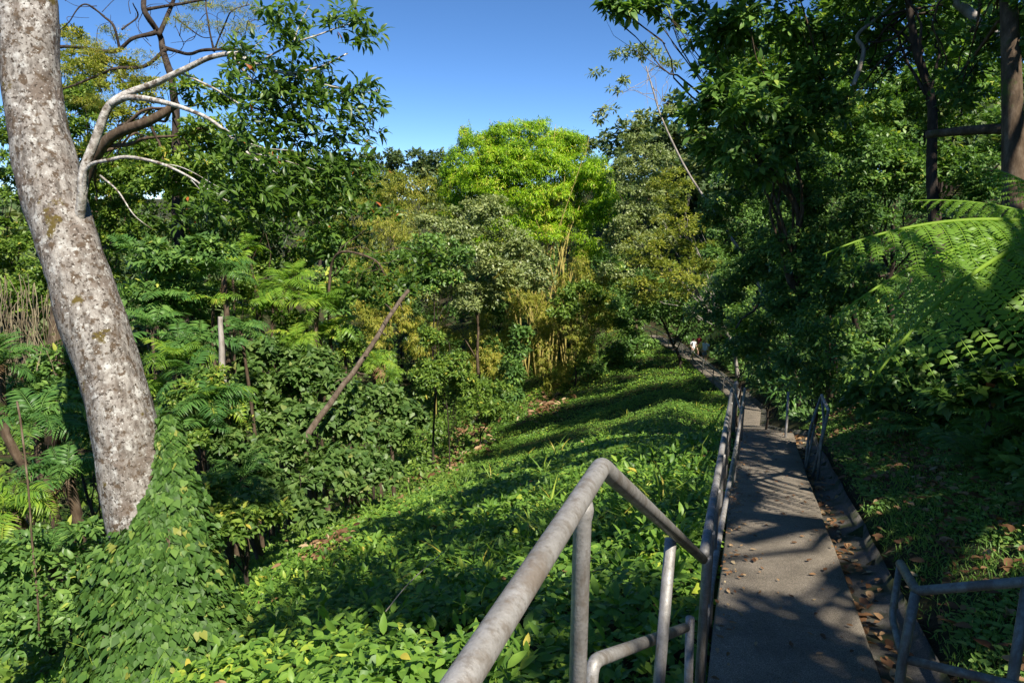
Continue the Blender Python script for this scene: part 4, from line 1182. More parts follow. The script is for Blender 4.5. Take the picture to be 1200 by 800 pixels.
tree('slope_tree', 'dense small leaved tree on the slope behind the bent side railing', 'tree', (985, 19),
     [(930, 215, 18, 46, 40), (975, 240, 17.5, 46, 40), (925, 290, 18, 44, 40), (970, 310, 17, 44, 40), (915, 350, 18, 40, 32), (960, 380, 16.5, 44, 34), (1010, 330, 16, 44, 40), (1020, 390, 15, 44, 34)],
     L_DARK, B_DARK, .12, D3, 96, .10, limbs=6, k=7, cover=2.5, droop=.5)
tree('ridge_tree', 'tree high on the slope behind the crooked dark trunk', 'tree', (1010, 24),
     [(870, 60, 23, 60, 50), (900, 130, 23, 60, 50), (860, 190, 24, 50, 40), (950, 100, 23, 60, 50), (990, 160, 22, 60, 46), (1060, 130, 21, 60, 50), (1130, 120, 20, 60, 50), (1080, 220, 19, 60, 40)],
     L_DARK, B_DARK, .17, D3, 97, .12, limbs=10, k=7, cover=2.2, tbase=.6)
# --- thicket closing the view behind the weeping bamboos
for k, (b_, bl_, lab_, m_) in enumerate([
        ((470, 70), [(430, 330, 70, 44, 50), (480, 350, 70, 44, 50), (450, 400, 68, 44, 40), (510, 400, 68, 40, 40)], 'dark thicket tree behind the feathery bamboo left of the rounded mound', L_DARK),
        ((590, 70), [(560, 350, 70, 40, 46), (605, 350, 70, 40, 50), (585, 410, 69, 44, 40), (620, 420, 68, 30, 36)], 'dark thicket tree behind the dark gap between the weeping bamboos', L_DARK),
        ((690, 70), [(660, 380, 70, 40, 40), (700, 330, 70, 44, 50), (730, 380, 70, 44, 40), (690, 420, 69, 40, 24)], 'dark thicket tree behind the weeping bamboo fountain', L_DARK)]):
    tree('thicket_tree', lab_, 'tree', b_, bl_, m_, B_DARK, .36, D3, 180 + k, .12, limbs=5, k=6, cover=2.0, group='thicket behind the bamboos')
tree('overhang_tree', 'dark tree leaning over the far stretch of path beside the walkers', 'tree', (905, 42),
     [(996, 356, 32.3, 50, 34), (939, 347, 38.2, 46, 34), (897, 336, 44.2, 40, 32), (863, 330, 50.1, 35, 28), (828, 327, 56, 31, 26), (875, 372, 37, 24, 18), (790, 345, 58, 28, 20), (920, 350, 37, 30, 24)],
     L_DARK, B_DARK, .2, D3, 98, .12, limbs=8, k=7, cover=2.4, droop=.5)
# --- right understorey shrubs
SH = [((965, 13), [(960, 400, 13, 40, 34), (995, 430, 12.5, 40, 30), (930, 425, 14, 34, 26), (955, 455, 13, 34, 22)], L_DARK, .16, 'dark fern like shrub above the bent side railing', T_ovate(.15)),
      ((1060, 10), [(1050, 440, 10, 50, 34), (1110, 460, 9.5, 50, 30), (1020, 470, 10.5, 36, 22), (1150, 430, 9.5, 50, 40)], L_DARK, .15, 'low shadowed shrub under the tree fern fronds', T_ovate(.26)),
      ((1170, 7.5), [(1180, 350, 7.5, 36, 34), (1190, 400, 7.3, 34, 30), (1165, 380, 7.6, 26, 26), (1195, 310, 7.6, 26, 24), (1165, 455, 6.9, 36, 20), (1125, 470, 7.1, 30, 16), (1205, 450, 6.8, 36, 24)], L_GLOSS, .12, 'heart leaved climber at the right edge below the tree fern', T_heart(.4)),
      ((1195, 8.5), [(1200, 470, 8.4, 50, 44), (1170, 500, 8.3, 36, 24), (1230, 420, 8.4, 40, 40)], L_DARK, .14, 'leafy bush at the right edge above the grassy bank', T_ovate(.2)),
      ((870, 24), [(868, 395, 22, 18, 14), (885, 420, 21, 16, 12)], L_FERN, .22, 'bright narrow leaved tuft beside the drooping yellow frond', T_lance(.12)),
      ((905, 18), [(905, 430, 18, 24, 20), (925, 455, 16, 20, 18), (890, 445, 19, 18, 14)], L_DFERN, .2, 'dark strappy bush beyond the lone rail post', T_lance(.12))]
for k, (base, bl, m, ln, lab, tm) in enumerate(SH):
    tree('shrub', lab, 'shrub', base, bl, m, B_DARK, ln, tm, 100 + k, .035, limbs=8, k=7, cover=2.8, droop=.4)

_r = np.random.default_rng(191)
for k in range(16):
    y_ = 4.6 + k * .62 + _r.normal(0, .15); d_ = _r.uniform(2.1, 3.0)
    x_ = float(pathx(y_)) + d_; z_ = gz(x_, y_)
    e_ = thing('fern', (x_, y_, z_), 'low dark fern along the top of the grassy bank under the forest wall', 'fern', 'ferns on the bank')
    a = Acc()
    for j_ in range(11):
        place_frond(a, FERN_FR[j_ % 4], (x_, y_, z_ + .05), j_ * 2.399 + _r.normal(0, .2), 0, _r.uniform(-.1, .5), _r.uniform(.45, .95), _r.normal(0, .15))
    a.build('fronds', L_DFERN, e_, (x_, y_, z_))
for k in range(9):
    y_ = 6 + k * 1.25; x_ = float(pathx(y_)) + _r.uniform(2.4, 3.6); z_ = gz(x_, y_)
    e_ = thing('strap_plant', (x_, y_, z_), 'dark plant with long arching strap leaves hanging over the grassy bank', 'plant', 'strap leaved plants on the bank')
    a = Acc(); n_ = 26; th = _r.uniform(0, 6.28, n_); el = _r.uniform(.3, 1.2, n_)
    for t_, q_ in zip(th, el):
        L_ = _r.uniform(.6, 1.15); s_ = np.linspace(0, 1, 8); w_ = .035 * np.sin(np.pi * (s_ * .9 + .08))
        r_ = L_ * (s_ * math.cos(q_)); h_ = L_ * (s_ * math.sin(q_) - .75 * s_ ** 2.2)
        cx_ = np.stack([math.cos(t_) * r_, math.sin(t_) * r_, h_], 1) + [x_, y_, z_ + .1]
        sd_ = np.array([-math.sin(t_), math.cos(t_), 0]); V_ = np.concatenate([cx_ - sd_ * w_[:, None], cx_ + sd_ * w_[:, None]])
        i_ = np.arange(7); a.add(V_, [np.stack([i_, i_ + 1, i_ + 9, i_ + 8], 1)], float(np.clip(_r.normal(.5, .25), 0, 1)))
    a.build('leaves', L_DFERN, e_, (x_, y_, z_))
# --- tree fern at right: each frond its own part
def treefern():
    rng = np.random.default_rng(110)
    cp = at(1262, 268, 6.4)
    root = np.array([cp[0] + .15, cp[1] + .1, gz(cp[0] + .15, cp[1] + .1) - .1])
    e = thing('tree_fern', root, 'large tree fern spreading lacy bright fronds in from the right edge', 'tree fern')
    t = Acc(); t.tube(wiggle(rng, root, cp, 6, .02), np.linspace(.11, .09, 6), 10, samples=20); t.build('trunk', B_DARK, e, root, True)
    big = frond(15, 1, 8, -24, .25, .02, -.30, .55, bip=24, back=.22, rng=rng)
    big2 = frond(15, 1, 14, -46, .26, .02, -.30, .55, bip=24, back=.22, rng=rng)
    spec = [(big, (955, 298), 6.2, .12), (big, (962, 372), 5.8, .12), (big, (1005, 436), 5.2, .10), (big, (1062, 238), 7.0, .3), (big, (1150, 196), 7.8, .3), (big2, (1420, 330), 7.2, 0), (big, (1350, 230), 8.2, 0)]
    for fr, (px, py), tt, roll in spec:
        tip = at(px, py, tt); d = tip - cp
        hd = math.hypot(d[0], d[1]); yaw = math.atan2(d[1], d[0])
        tipl = fr[0][np.argmax(fr[0][:, 0])]
        L0 = math.hypot(tipl[0], tipl[2]); a0 = math.atan2(tipl[2], tipl[0])
        L = np.linalg.norm(d) / L0; tilt = math.atan2(d[2], hd) - a0
        a = Acc(); place_frond(a, fr, cp, yaw, roll, tilt, L, rng.normal(0, .1))
        a.build('frond', L_TFERN, e, cp)


treefern()

# hanging yellow frond over the path bend
fy = Acc(); pl = at(862, 385, 17)
thy = thing('fallen_frond', pl, 'drooping yellow palm frond hanging over the bend of the path', 'frond')
place_frond(fy, frond(22, 1, -5, -85, .16, .02, .1, .5, rng=np.random.default_rng(5)), pl, math.pi * .97, 0, 0, 1.55, .45)
fy.build('blade', leafmat('leaf_yellow', [(0, (.22, .20, .02)), (1, (.42, .34, .05))], .5, .3), thy, pl)
fs = Acc(); fs.tube(wiggle(np.random.default_rng(6), pl, pl + [.9, 1.0, .5], 5, .04), np.linspace(.02, .03, 5), 6); fs.build('stalk', B_BROWN, thy, pl, True)

# fallen log and bare limbs in the dark forest
def log(name, lab, cat, pts, r0, r1, mat, k=9):
    q = np.array([at(*p) for p in pts]); a = Acc(); ps, rs = smooth(q, np.linspace(r0, r1, len(q)), len(q) * 6)
    ps = ps + r0 * .3 * np.stack([vnoise(ps * 2.2, 91), vnoise(ps * 2.2, 92), vnoise(ps * 2.2, 93)], 1)
    a.tube(ps, rs, k); o = a.build(name, mat, None, tuple(q[0]), True); return tag(o, lab, cat)


log('fallen_log', 'reddish brown log lying across the slope beside the stout trunk', 'log', [(1085, 158, 12.5), (1130, 154, 12), (1185, 152, 11.5), (1240, 158, 11)], .07, .10, B_BROWN)
log('dead_branch', 'pale twisted dead stem hanging in the dark upper right foliage', 'dead branch', [(1000, 100, 14.5), (1012, 60, 14.5), (1005, 42, 14.5), (1030, 20, 14.5), (1062, -8, 14.5)], .05, .03, B_GREY)
log('dead_limb', 'grey mottled limb slanting behind the stout trunk', 'dead branch', [(1120, 0, 14), (1150, 28, 13.6), (1180, 50, 13.2), (1215, 70, 13)], .10, .08, B_GREY)

# ================================================================== LEFT UNDERSTOREY
PL = [((330, 24), (335, 338, 24), 2.6, 15, L_FERN, 'lightest yellow green palm in the sunny middle of the left thicket'),
      ((375, 23), (372, 362, 23), 2.4, 14, L_FERN, 'yellow green palm just left of the leaning dead trunk'),
      ((300, 25), (300, 372, 25), 2.4, 13, L_FERN, 'palm with spread fronds right of the dead stump'),
      ((355, 22), (350, 402, 22), 2.0, 13, L_FERN, 'low palm at the top of the vine covered mound'),
      ((230, 21), (225, 372, 21), 2.3, 14, L_DFERN, 'deep green palm left of the dead stump'),
      ((205, 17), (205, 425, 17), 2.0, 14, L_FERN, 'palm with light fronds against the right side of the lichen trunk'),
      ((255, 19), (262, 322, 19), 2.2, 13, L_DFERN, 'dark palm crown above the dead stump'),
      ((180, 23), (178, 330, 23), 2.4, 13, L_DFERN, 'dark palm behind the middle of the lichen trunk'),
      ((245, 15), (245, 470, 15), 1.9, 14, L_DFERN, 'dark palm over the shadowy hollow right of the vine mound'),
      ((440, 30), (437, 425, 30), 2.2, 13, L_FERN, 'palm at the foot of the leaning dead trunk'),
      ((455, 33), (455, 440, 33), 2.0, 12, L_FERN, 'small bright palm right of the leaning dead trunk'),
      ((40, 11), (45, 495, 11), 1.6, 14, L_DFERN, 'dark feathery palm left of the lichen trunk'),
      ((70, 10), (80, 560, 10), 1.4, 14, L_DFERN, 'fern palm low down between the left edge and the lichen trunk'),
      ((10, 9.5), (15, 600, 9.5), 1.4, 13, L_FERN, 'light green fern palm at the left edge'),
      ((60, 9), (55, 650, 9), 1.2, 13, L_DFERN, 'shadowed fern clump left of the vine mound'),
      ((5, 12), (0, 425, 12), 1.6, 13, L_DFERN, 'palm crown at the left edge below the dead hanging vines'),
      ((285, 14), (285, 560, 14), 1.6, 13, L_DFERN, 'shadowed fern palm in the hollow right of the vine mound')]
for k, (b, tp, L, nf, m, lab) in enumerate(PL):
    palm('palm', lab, 'palm', b, tp, L * .58, nf + 2, m, B_BROWN, 120 + k, 'palms in the thicket at left', dead=2 if k % 3 == 0 else 0)

_r = np.random.default_rng(190)
FPX = [(165, 300), (200, 318), (232, 300), (190, 352), (222, 340), (250, 352), (178, 385), (210, 400), (236, 402), (190, 448), (222, 442), (205, 478), (232, 500), (262, 470), (282, 388), (300, 330), (320, 355), (345, 322), (360, 345), (385, 350), (398, 382), (330, 385), (375, 395), (315, 400), (405, 410), (272, 300), (290, 290)]
for k, (px, py) in enumerate(FPX):
    t_ = 24 if px > 285 else 21 - (py - 300) * .03
    palm('fern_palm', 'small bright fern palm among the sunny palms left of the leaning dead trunk' if px > 285 else 'small fern palm layered in the thicket between the lichen trunk and the grey snag', 'palm', (px + _r.normal(0, 4), t_), (px, py, t_ + _r.normal(0, .5)), _r.uniform(.75, 1.2), 12, L_FERN if px > 285 or k % 4 == 1 else L_DFERN, B_BROWN, 200 + k, 'sunny fern palms' if px > 285 else 'layered fern palms', frs=FP_FR, trunk_r=.05)
# vine draped mounds
MD = [((330, 22), [(290, 420, 22, 28, 26), (330, 412, 22, 30, 22), (372, 428, 21.5, 30, 26), (395, 455, 21, 22, 20), (345, 450, 21, 34, 26), (300, 458, 20.5, 30, 24), (330, 492, 20, 36, 22), (375, 490, 20, 28, 24), (280, 482, 20, 24, 20)], 'biggest round mound smothered in pale backed vine leaves'),
      ((430, 24), [(410, 470, 24, 24, 22), (445, 462, 25, 26, 18), (470, 480, 25, 22, 18), (425, 500, 22, 30, 18), (465, 512, 24, 24, 16), (395, 505, 22, 20, 18), (490, 490, 26, 16, 14)], 'vine mound around the foot of the leaning dead trunk'),
      ((420, 17), [(390, 540, 17, 28, 18), (430, 540, 18, 28, 16), (455, 556, 18, 22, 14), (365, 555, 16, 26, 20), (345, 525, 17, 24, 20), (410, 565, 16.5, 26, 12), (330, 585, 14, 26, 16), (370, 600, 14, 24, 12)], 'lower vine mound above the sunny slope'),
      ((270, 15), [(258, 515, 15, 24, 24), (300, 535, 15, 26, 26), (235, 495, 15, 20, 20), (320, 565, 14.5, 22, 18), (280, 555, 15, 24, 20), (290, 590, 13.5, 26, 16)], 'shaded vine mound in the hollow behind the lichen trunk'),
      ((560, 42), [(560, 475, 42, 26, 14), (590, 480, 42, 26, 12), (575, 455, 44, 28, 12)], 'green bush at the edge of the leaf strewn gully')]
for k, (b, bl, lab) in enumerate(MD):
    tree('vine_mound', lab, 'vine', b, bl, L_MOUND if k != 4 else L_MID, B_DARK, (.20, .20, .16, .15, .3)[k], T_heart(.46) if k != 4 else D3, 140 + k, .06, limbs=8, group='vine mounds along the stream', k=5, cover=2.6, droop=.5, up=.2, nsub=26, sub=.30)
SB = [((232, 24), [(215, 318, 22, 26, 18), (252, 345, 22, 24, 16), (190, 335, 21, 26, 20), (280, 335, 23, 26, 18), (240, 385, 20, 24, 18), (195, 415, 19, 26, 20)], L_MID, .15, 'fine leaved shrub woven through the layered fern palms behind the lichen trunk'),
      ((350, 26), [(315, 310, 26, 26, 16), (355, 305, 26, 26, 16), (345, 375, 24, 26, 14), (395, 345, 25, 20, 18), (300, 350, 25, 22, 16), (410, 400, 24, 20, 18)], L_MID, .17, 'fine leaved shrub between the sunny palms'),
      ((225, 15), [(215, 470, 15, 26, 20), (250, 445, 15.5, 24, 18), (222, 520, 14, 22, 22), (280, 500, 16, 22, 16)], L_MID, .12, 'small leaved shrub right of the narrow top of the trunk vine'),
      ((200, 19), [(190, 300, 19, 40, 26), (240, 295, 19, 40, 22), (170, 352, 19, 34, 26), (215, 345, 19.5, 40, 22)], L_DARK, .2, 'dark bushy shrub behind the middle of the lichen trunk'),
      ((95, 13), [(60, 470, 13, 36, 26), (95, 500, 12.5, 26, 30), (30, 455, 13, 30, 20), (70, 430, 14, 40, 26)], L_DARK, .15, 'dark bush left of the lichen trunk below the dead vines'),
      ((60, 8.2), [(60, 700, 8.2, 56, 34), (20, 660, 8.4, 40, 36), (95, 650, 8.6, 26, 40), (30, 740, 7.8, 50, 30)], L_DARK, .12, 'leafy shrub in the lower left corner'),
      ((270, 11), [(275, 615, 11, 40, 22), (310, 600, 12, 34, 20), (255, 580, 11.5, 24, 26)], L_MID, .13, 'shrub in the shade right of the vine mound'),
      ((525, 38), [(530, 430, 38, 26, 20), (500, 445, 37, 26, 24), (545, 450, 38, 22, 14), (506, 402, 38, 16, 24)], L_MID, .22, 'fresh green shrub below the straw tinted bamboo'),
      ((600, 52), [(600, 440, 52, 16, 30), (612, 400, 54, 14, 28), (595, 465, 50, 24, 12)], L_DARK, .4, 'dark shrub filling the gap between the weeping bamboos'),
      ((720, 56), [(722, 415, 56, 26, 12), (750, 405, 58, 24, 12), (690, 430, 54, 22, 10)], L_DARK, .35, 'low dark shrub where the slope meets the hollow'),
      ((365, 34), [(385, 335, 34, 26, 34), (380, 290, 34, 30, 30), (395, 380, 33, 24, 28)], L_DARK, .28, 'dark tree filling the hollow under the pale forked branch')]
for k, (b, bl, m, ln, lab) in enumerate(SB):
    tree('bush', lab, 'shrub', b, bl, m, B_DARK, ln, OV, 150 + k, .05, limbs=8, k=7, cover=3.0, droop=.4)

# dead things at left
log('snag', 'bare brown dead trunk leaning to the right over the vine mounds', 'dead tree', [(340, 540, 18), (366, 500, 18.5), (395, 460, 19), (425, 420, 19.5), (452, 378, 20), (478, 340, 20.5)], .095, .06, B_LEAN)
log('snag', 'short upright grey snag standing among the palms', 'dead tree', [(264, 600, 16), (262, 500, 16), (261, 430, 16), (259, 398, 16), (258, 371, 16)], .095, .055, B_GREY)


def stubs(parent_pts, t, n, r, mat, lab, seed):
    rng = np.random.default_rng(seed)
    q = np.array([at(a_, b_, t) for a_, b_ in parent_pts]); ps, _ = smooth(q, np.ones(len(q)), 30)
    o = bpy.data.objects[lab]
    for k in range(n):
        i = rng.integers(6, 29); d = nrm(rng.normal(0, 1, 3) + [0, 0, .5]); L = rng.uniform(.15, .6)
        a = Acc(); a.tube(wiggle(rng, ps[i], ps[i] + d * L, 4, .06), np.linspace(r, r * .3, 4), 5)
        a.build('broken_branch', mat, o, tuple(ps[i]), True)


stubs([(366, 500), (395, 460), (425, 420), (452, 378), (478, 340)], 19.4, 6, .025, B_LEAN, 'snag', 301)


def hanging():
    rng = np.random.default_rng(160)
    top = at(30, 330, 14)
    e = thing('hanging_vines', at(30, 480, 14), 'curtain of grey dead vines hanging left of the lichen trunk', 'vine')
    a = Acc()
    for k in range(90):
        px = rng.uniform(-25, 92); p = at(px, rng.uniform(320, 390), 14 + rng.normal(0, .4)); q = at(px + rng.normal(4, 9), rng.uniform(420, 490), 14 + rng.normal(0, .4))
        a.tube(wiggle(rng, p, q, 7, .035), np.linspace(.008, .006, 7), 4, rng.random())
    a.build('strands', L_STRAW, e, tuple(top))
    e2 = thing('tall_stalk', at(42, 735, 7.6), 'thin upright vine stalk with small leaves at far left', 'vine')
    a = Acc(); pts = [at(46, 745, 7.4), at(44, 700, 7.4), at(38, 640, 7.5), at(33, 570, 7.6), at(25, 500, 7.8), at(20, 470, 7.9)]
    ps, rs = smooth(np.array(pts), np.linspace(.010, .012, 6), 40); a.tube(ps, rs, 6); a.build('stem', B_BROWN, e2, tuple(pts[0]), True)
    a = Acc(); n = 26; ii = rng.integers(0, 22, n)
    tips(a, rng, ps[ii], nrm(rng.normal(0, 1, (n, 3))), .06, T_heart(.4), 2, .3, 1, .8, .1)
    a.build('leaves', L_IVY, e2, tuple(pts[0]))
    log('dry_stick', 'thin dry stick lying across the vines in front of the railing', 'branch', [(300, 683, 6), (345, 662, 6.3)][:1] + [(452, 712, 6.2), (480, 672, 6.6), (520, 645, 7.0)], .009, .006, B_GREY, 6) if False else None
    log('dry_stick', 'long thin dry stick standing out of the vine carpet', 'branch', [(452, 716, 6.0), (480, 682, 6.1), (521, 645, 6.2)], .006, .003, B_GREY, 6)


hanging()

# ================================================================== SHADE: hill trees beside and behind the camera
def shade(name, lab, x, y, blobs, seed, ln=.3):
    rng = np.random.default_rng(seed)
    root = np.array([x, y, gz(x, y) - .2]); e = thing(name, root, lab, 'tree', 'hill trees above the steps')
    c = Acc(); bl = [(np.array(b[:3], float), np.array(b[3:], float)) for b in blobs]
    subs = foliage(c, rng, bl, ln, T_ovate(.24), k=8, cover=1.8, nsub=18)
    c.build('crown', L_DARK, e, root)
    t = Acc(); top = np.mean([b[0] for b in bl], 0); tp = wiggle(rng, root, top, 6, .03); t.tube(tp, np.linspace(.26, .1, 6), 9, samples=20)
    for cc in np.concatenate([s[0] for s in subs])[::5]: t.tube(wiggle(rng, tp[3], cc, 5, .05), np.linspace(.08, .02, 5), 5)
    t.build('trunk', B_BROWN, e, root, True)


shade('shade_tree', 'hill tree beside the steps with a long limb reaching out over the railing', 9.0, -.5, [(2.4, .1, 5.6, 1.1, .8, .6), (3.2, 1.8, 6.0, 1.6, 1.4, .9), (3.8, -.6, 5.8, 1.0, .7, .6), (4.2, 4.6, 6.2, 1.9, 1.6, 1.1), (8.6, 3.4, 7.6, 1.2, 1.2, .9)], 170)
shade('shade_tree', 'low hill tree whose branches reach over the grassy bank', 10.2, 3.0, [(5.4, -3.0, 6.5, 1.3, 1.1, .8), (5.5, -2.9, 7.0, 1.1, .9, .7), (8.1, 4.3, 4.9, 1.3, 1.3, .7)], 173, .22)
shade('shade_tree', 'spreading hill tree whose crown meets the forest edge above the path', 11.5, 7.0, [(6.1, 8.0, 6.4, 1.7, 2.0, 1.2), (8.6, 6.0, 7.4, 2.5, 2.4, 1.6), (11, 10, 8.4, 3, 3, 2)], 171)
shade('shade_tree', 'round crowned hill tree up the slope from the steps', 11.5, -6, [(8.4, -3.9, 6.6, 1.7, 1.5, 1.3), (9.2, -4.2, 7.2, 2.4, 2.4, 1.8), (12, -3, 9, 3, 3, 2.2)], 172)

# ================================================================== THE THREE WALKERS
EYE = plain('eye', (.02, .02, .02), .3)
SKIN = plain('skin', (.40, .25, .18), .6)


def skin_mesh(name, J, E, Rr, mat, parent, loc, sub=1):
    me = bpy.data.meshes.new(name); me.from_pydata([tuple(p) for p in J], E, []); me.update()
    o = bpy.data.objects.new(name, me); COL.objects.link(o)
    m = o.modifiers.new('s', 'SKIN'); m.use_smooth_shade = True
    if not me.skin_vertices: o.modifiers.remove(m); m = o.modifiers.new('s', 'SKIN'); m.use_smooth_shade = True
    for v, r in zip(me.skin_vertices[0].data, Rr): v.radius = r if isinstance(r, tuple) else (r, r)
    me.skin_vertices[0].data[0].use_root = True
    m2 = o.modifiers.new('u', 'SUBSURF'); m2.levels = sub; m2.render_levels = sub
    dg = bpy.context.evaluated_depsgraph_get(); dg.update()
    nm = bpy.data.meshes.new_from_object(o.evaluated_get(dg)); nm.name = name
    bpy.data.objects.remove(o); bpy.data.meshes.remove(me)
    nm.materials.clear(); nm.materials.append(mat)
    nm.polygons.foreach_set('use_smooth', np.ones(len(nm.polygons), bool))
    ob = bpy.data.objects.new(name, nm); COL.objects.link(ob); ob.parent = parent
    return ob


def person(loc, rot, label, h=1.7, shirt=(.8, .8, .8), shorts=(.1, .1, .1), hair=(.03, .02, .015), step=.18, armbend=.2, wide=1.0, longhair=False):
    e = thing('person', loc, label, 'person', 'walkers on the path'); e.rotation_euler = (0, 0, rot)
    s = h / 1.7
    J = [(0, 0, .90), (0, .0, 1.08), (0, -.01, 1.30), (0, .0, 1.43), (0, .015, 1.50), (0, .02, 1.58), (0, .02, 1.69)]
    E = [(0, 1), (1, 2), (2, 3), (3, 4), (4, 5), (5, 6)]
    Rr = [(.15 * wide, .11), (.135 * wide, .10), (.155 * wide, .11), (.085, .07), (.05, .05), (.078, .092), (.05, .06)]
    for sg in (-1, 1):
        b = len(J)
        J += [(sg * .17 * wide, 0, 1.40), (sg * .235 * wide, -.03 - sg * .04, 1.14), (sg * .22 * wide, .10 + armbend * .3 + sg * .05, .95), (sg * .21 * wide, .13 + armbend * .4 + sg * .06, .87)]
        E += [(3, b), (b, b + 1), (b + 1, b + 2), (b + 2, b + 3)]
        Rr += [.058, .045, .032, (.026, .04)]
        # five fingers rooted in the palm
        for f in range(5):
            k = len(J); px = sg * (.21 * wide) + (f - 2) * .014
            J += [(px + (0 if f else -sg * .03), .135 + armbend * .4 + sg * .06 + (f - 2) * .012, .83 if f else .85), (px + (0 if f else -sg * .035), .145 + armbend * .4 + sg * .06 + (f - 2) * .012, .79 - .008 * (f in (2, 3)) if f else .83)]
            E += [(b + 3, k), (k, k + 1)]; Rr += [.009, .008]
        b = len(J)
        J += [(sg * .09, 0, .84), (sg * .10, sg * step * .5 + .03, .47), (sg * .10, sg * step - .04, .09), (sg * .105, sg * step + .08, .035), (sg * .11, sg * step + .15, .03)]
        E += [(0, b), (b, b + 1), (b + 1, b + 2), (b + 2, b + 3), (b + 3, b + 4)]
        Rr += [.088, .058, .038, (.042, .03), (.035, .022)]
    J = [tuple(c * s for c in p) for p in J]; Rr = [tuple(c * s for c in r) if isinstance(r, tuple) else r * s for r in Rr]
    skin_mesh('body', J, E, Rr, SKIN, e, loc)
    # shirt with short sleeves
    Js = [(0, 0, .84), (0, 0, 1.08), (0, -.01, 1.30), (0, 0, 1.43)]; Es = [(0, 1), (1, 2), (2, 3)]; Rs = [(.19 * wide, .14), (.17 * wide, .13), (.18 * wide, .13), (.10, .085)]
    for sg in (-1, 1):
        b = len(Js); Js += [(sg * .175 * wide, 0, 1.40), (sg * .22 * wide, -.02 - sg * .02, 1.22)]; Es += [(3, b), (b, b + 1)]; Rs += [.075, .068]
    skin_mesh('shirt', [tuple(c * s for c in p) for p in Js], Es, [tuple(c * s for c in r) if isinstance(r, tuple) else r * s for r in Rs], plain('shirt_cloth', shirt, .85), e, loc)
    Js = [(0, 0, .92), (0, 0, .86)]; Es = [(0, 1)]; Rs = [(.165 * wide, .125), (.165 * wide, .13)]
    for sg in (-1, 1):
        b = len(Js); Js += [(sg * .09, sg * .01, .80), (sg * .10, sg * step * .4 + .02, .53)]; Es += [(1, b), (b, b + 1)]; Rs += [.105, .092]
    skin_mesh('shorts', [tuple(c * s for c in p) for p in Js], Es, [tuple(c * s for c in r) if isinstance(r, tuple) else r * s for r in Rs], plain('shorts_cloth', shorts, .85), e, loc)
    # hair, eyes and nose
    a = Acc(); rng = np.random.default_rng(3)
    u = np.linspace(0, 2 * np.pi, 16, endpoint=False); rings = []
    for ph, zz in ((0, 0), (1, .5), (2, .85), (3, 1.0)):
        rr = (1.0, .92, .6, .08)[ph]
        rings.append(np.stack([np.cos(u) * .088 * rr, np.sin(u) * .103 * rr - .015, np.full(16, 1.60 + zz * .135 - (.12 * (np.sin(u) < -.1) * (ph == 0) * (2.2 if longhair else .7)) + (.05 * (np.sin(u) > .3) * (ph == 0)))], 1))
    V = np.concatenate(rings) * s + np.array([0, .02, 0]); i = np.arange(3)[:, None] * 16; j = np.arange(16)[None]
    a.add(V, [np.stack([i + j, i + (j + 1) % 16, i + 16 + (j + 1) % 16, i + 16 + j], -1).reshape(-1, 4), np.arange(48, 64)[None]])
    o = a.build('hair', plain('hair', hair, .6), None, (0, 0, 0), True); o.parent = e
    for sg in (-1, 1):
        a = Acc(); a.tube([(sg * .032 * s, .100 * s, 1.605 * s), (sg * .032 * s, .112 * s, 1.605 * s)], [.011 * s, .008 * s], 8)
        o = a.build('eye', EYE, None, (0, 0, 0)); o.parent = e
    a = Acc(); a.tube([(0, .10 * s, 1.61 * s), (0, .125 * s, 1.575 * s), (0, .105 * s, 1.568 * s)], [.008 * s, .015 * s, .012 * s], 8)
    o = a.build('nose', SKIN, None, (0, 0, 0), True); o.parent = e
    return e


def on_path(px, y):
    x = (px - 600) / F * (y / .978); return (x, y, float(pathz(y)) + .01)


person(on_path(812, 50.5), R(200), 'walker in a loose white top and bare legs, leftmost of the three', 1.72, (.85, .85, .85), (.55, .52, .48), (.10, .05, .03), .15, .5)
person(on_path(818.5, 52.5), R(190), 'walker in a dark red top and bright red and yellow shorts between the other two', 1.66, (.40, .05, .05), (.70, .25, .06), (.05, .03, .02), .2)
person(on_path(826, 49.5), R(175), 'broad walker in a pale blue shirt and dark hair nearest the right', 1.74, (.60, .72, .88), (.20, .22, .28), (.012, .010, .010), .12, .2, 1.2)


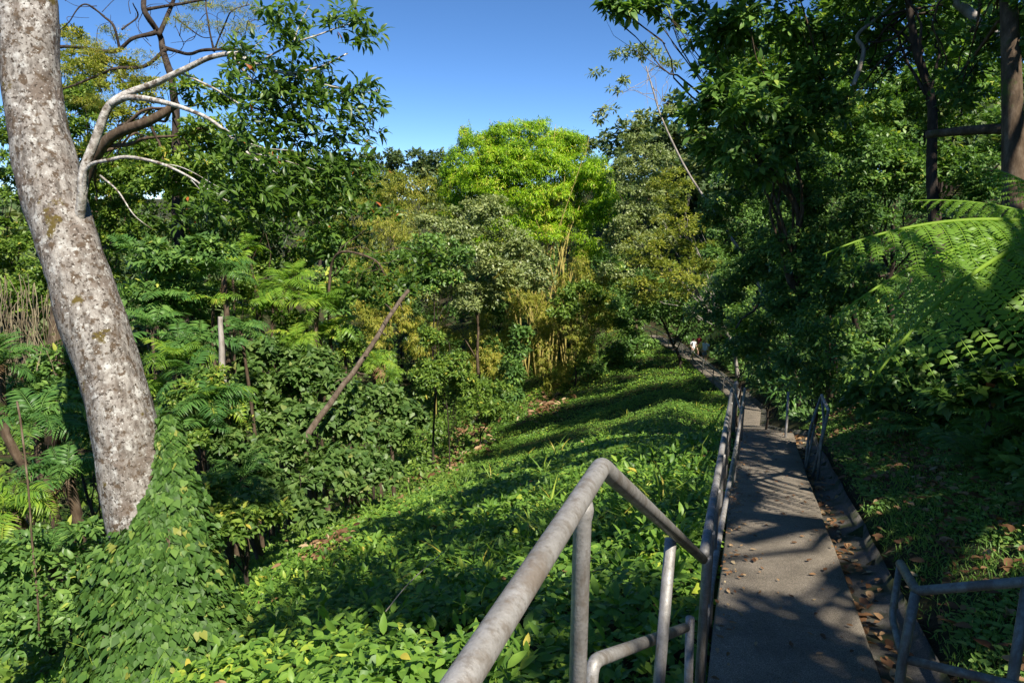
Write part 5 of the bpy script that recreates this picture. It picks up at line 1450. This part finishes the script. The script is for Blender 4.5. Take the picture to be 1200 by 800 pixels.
# ================================================================== LIGHT, CAMERA
SUN_AZ, SUN_EL = 148.0, 50.0
w = bpy.data.worlds.new('World'); SC.world = w; w.use_nodes = True
nt = w.node_tree; nt.nodes.clear()
sky = nt.nodes.new('ShaderNodeTexSky'); sky.sky_type = 'NISHITA'; sky.sun_disc = False
sky.sun_elevation = R(SUN_EL); sky.sun_rotation = R(SUN_AZ); sky.altitude = 2500; sky.air_density = .65; sky.dust_density = 0; sky.ozone_density = 3.2
bg = nt.nodes.new('ShaderNodeBackground'); bg.inputs[1].default_value = .058
ow = nt.nodes.new('ShaderNodeOutputWorld')
hs = nt.nodes.new('ShaderNodeHueSaturation'); hs.inputs['Saturation'].default_value = 1.15
nt.links.new(sky.outputs[0], hs.inputs['Color']); nt.links.new(hs.outputs[0], bg.inputs[0]); nt.links.new(bg.outputs[0], ow.inputs[0])
sd = np.array([math.sin(R(SUN_AZ)) * math.cos(R(SUN_EL)), math.cos(R(SUN_AZ)) * math.cos(R(SUN_EL)), math.sin(R(SUN_EL))])
sl = bpy.data.lights.new('sun', 'SUN'); sl.energy = 2.75; sl.angle = R(.53); sl.color = (1, .93, .80)
so = bpy.data.objects.new('sun', sl); COL.objects.link(so)
so.rotation_euler = Vector(-sd).to_track_quat('-Z', 'Y').to_euler(); so.location = (20, -20, 40)

cam = bpy.data.cameras.new('camera'); cam.sensor_width = 36; cam.lens = 24; cam.clip_end = 5000; cam.clip_start = .05
co = bpy.data.objects.new('camera', cam); COL.objects.link(co); co.location = (0, 0, 0); co.rotation_euler = (R(90) - TH, 0, 0)
SC.camera = co
SC.view_settings.view_transform = 'Standard'; SC.view_settings.look = 'None'; SC.view_settings.exposure = 1.78; SC.view_settings.gamma = 1
SC.render.engine = 'CYCLES'
c = SC.cycles
c.max_bounces = 12; c.diffuse_bounces = 9; c.glossy_bounces = 2; c.transmission_bounces = 8; c.transparent_max_bounces = 4
c.caustics_reflective = False; c.caustics_refractive = False
c.use_denoising = True
c.use_adaptive_sampling = True; c.adaptive_threshold = .015
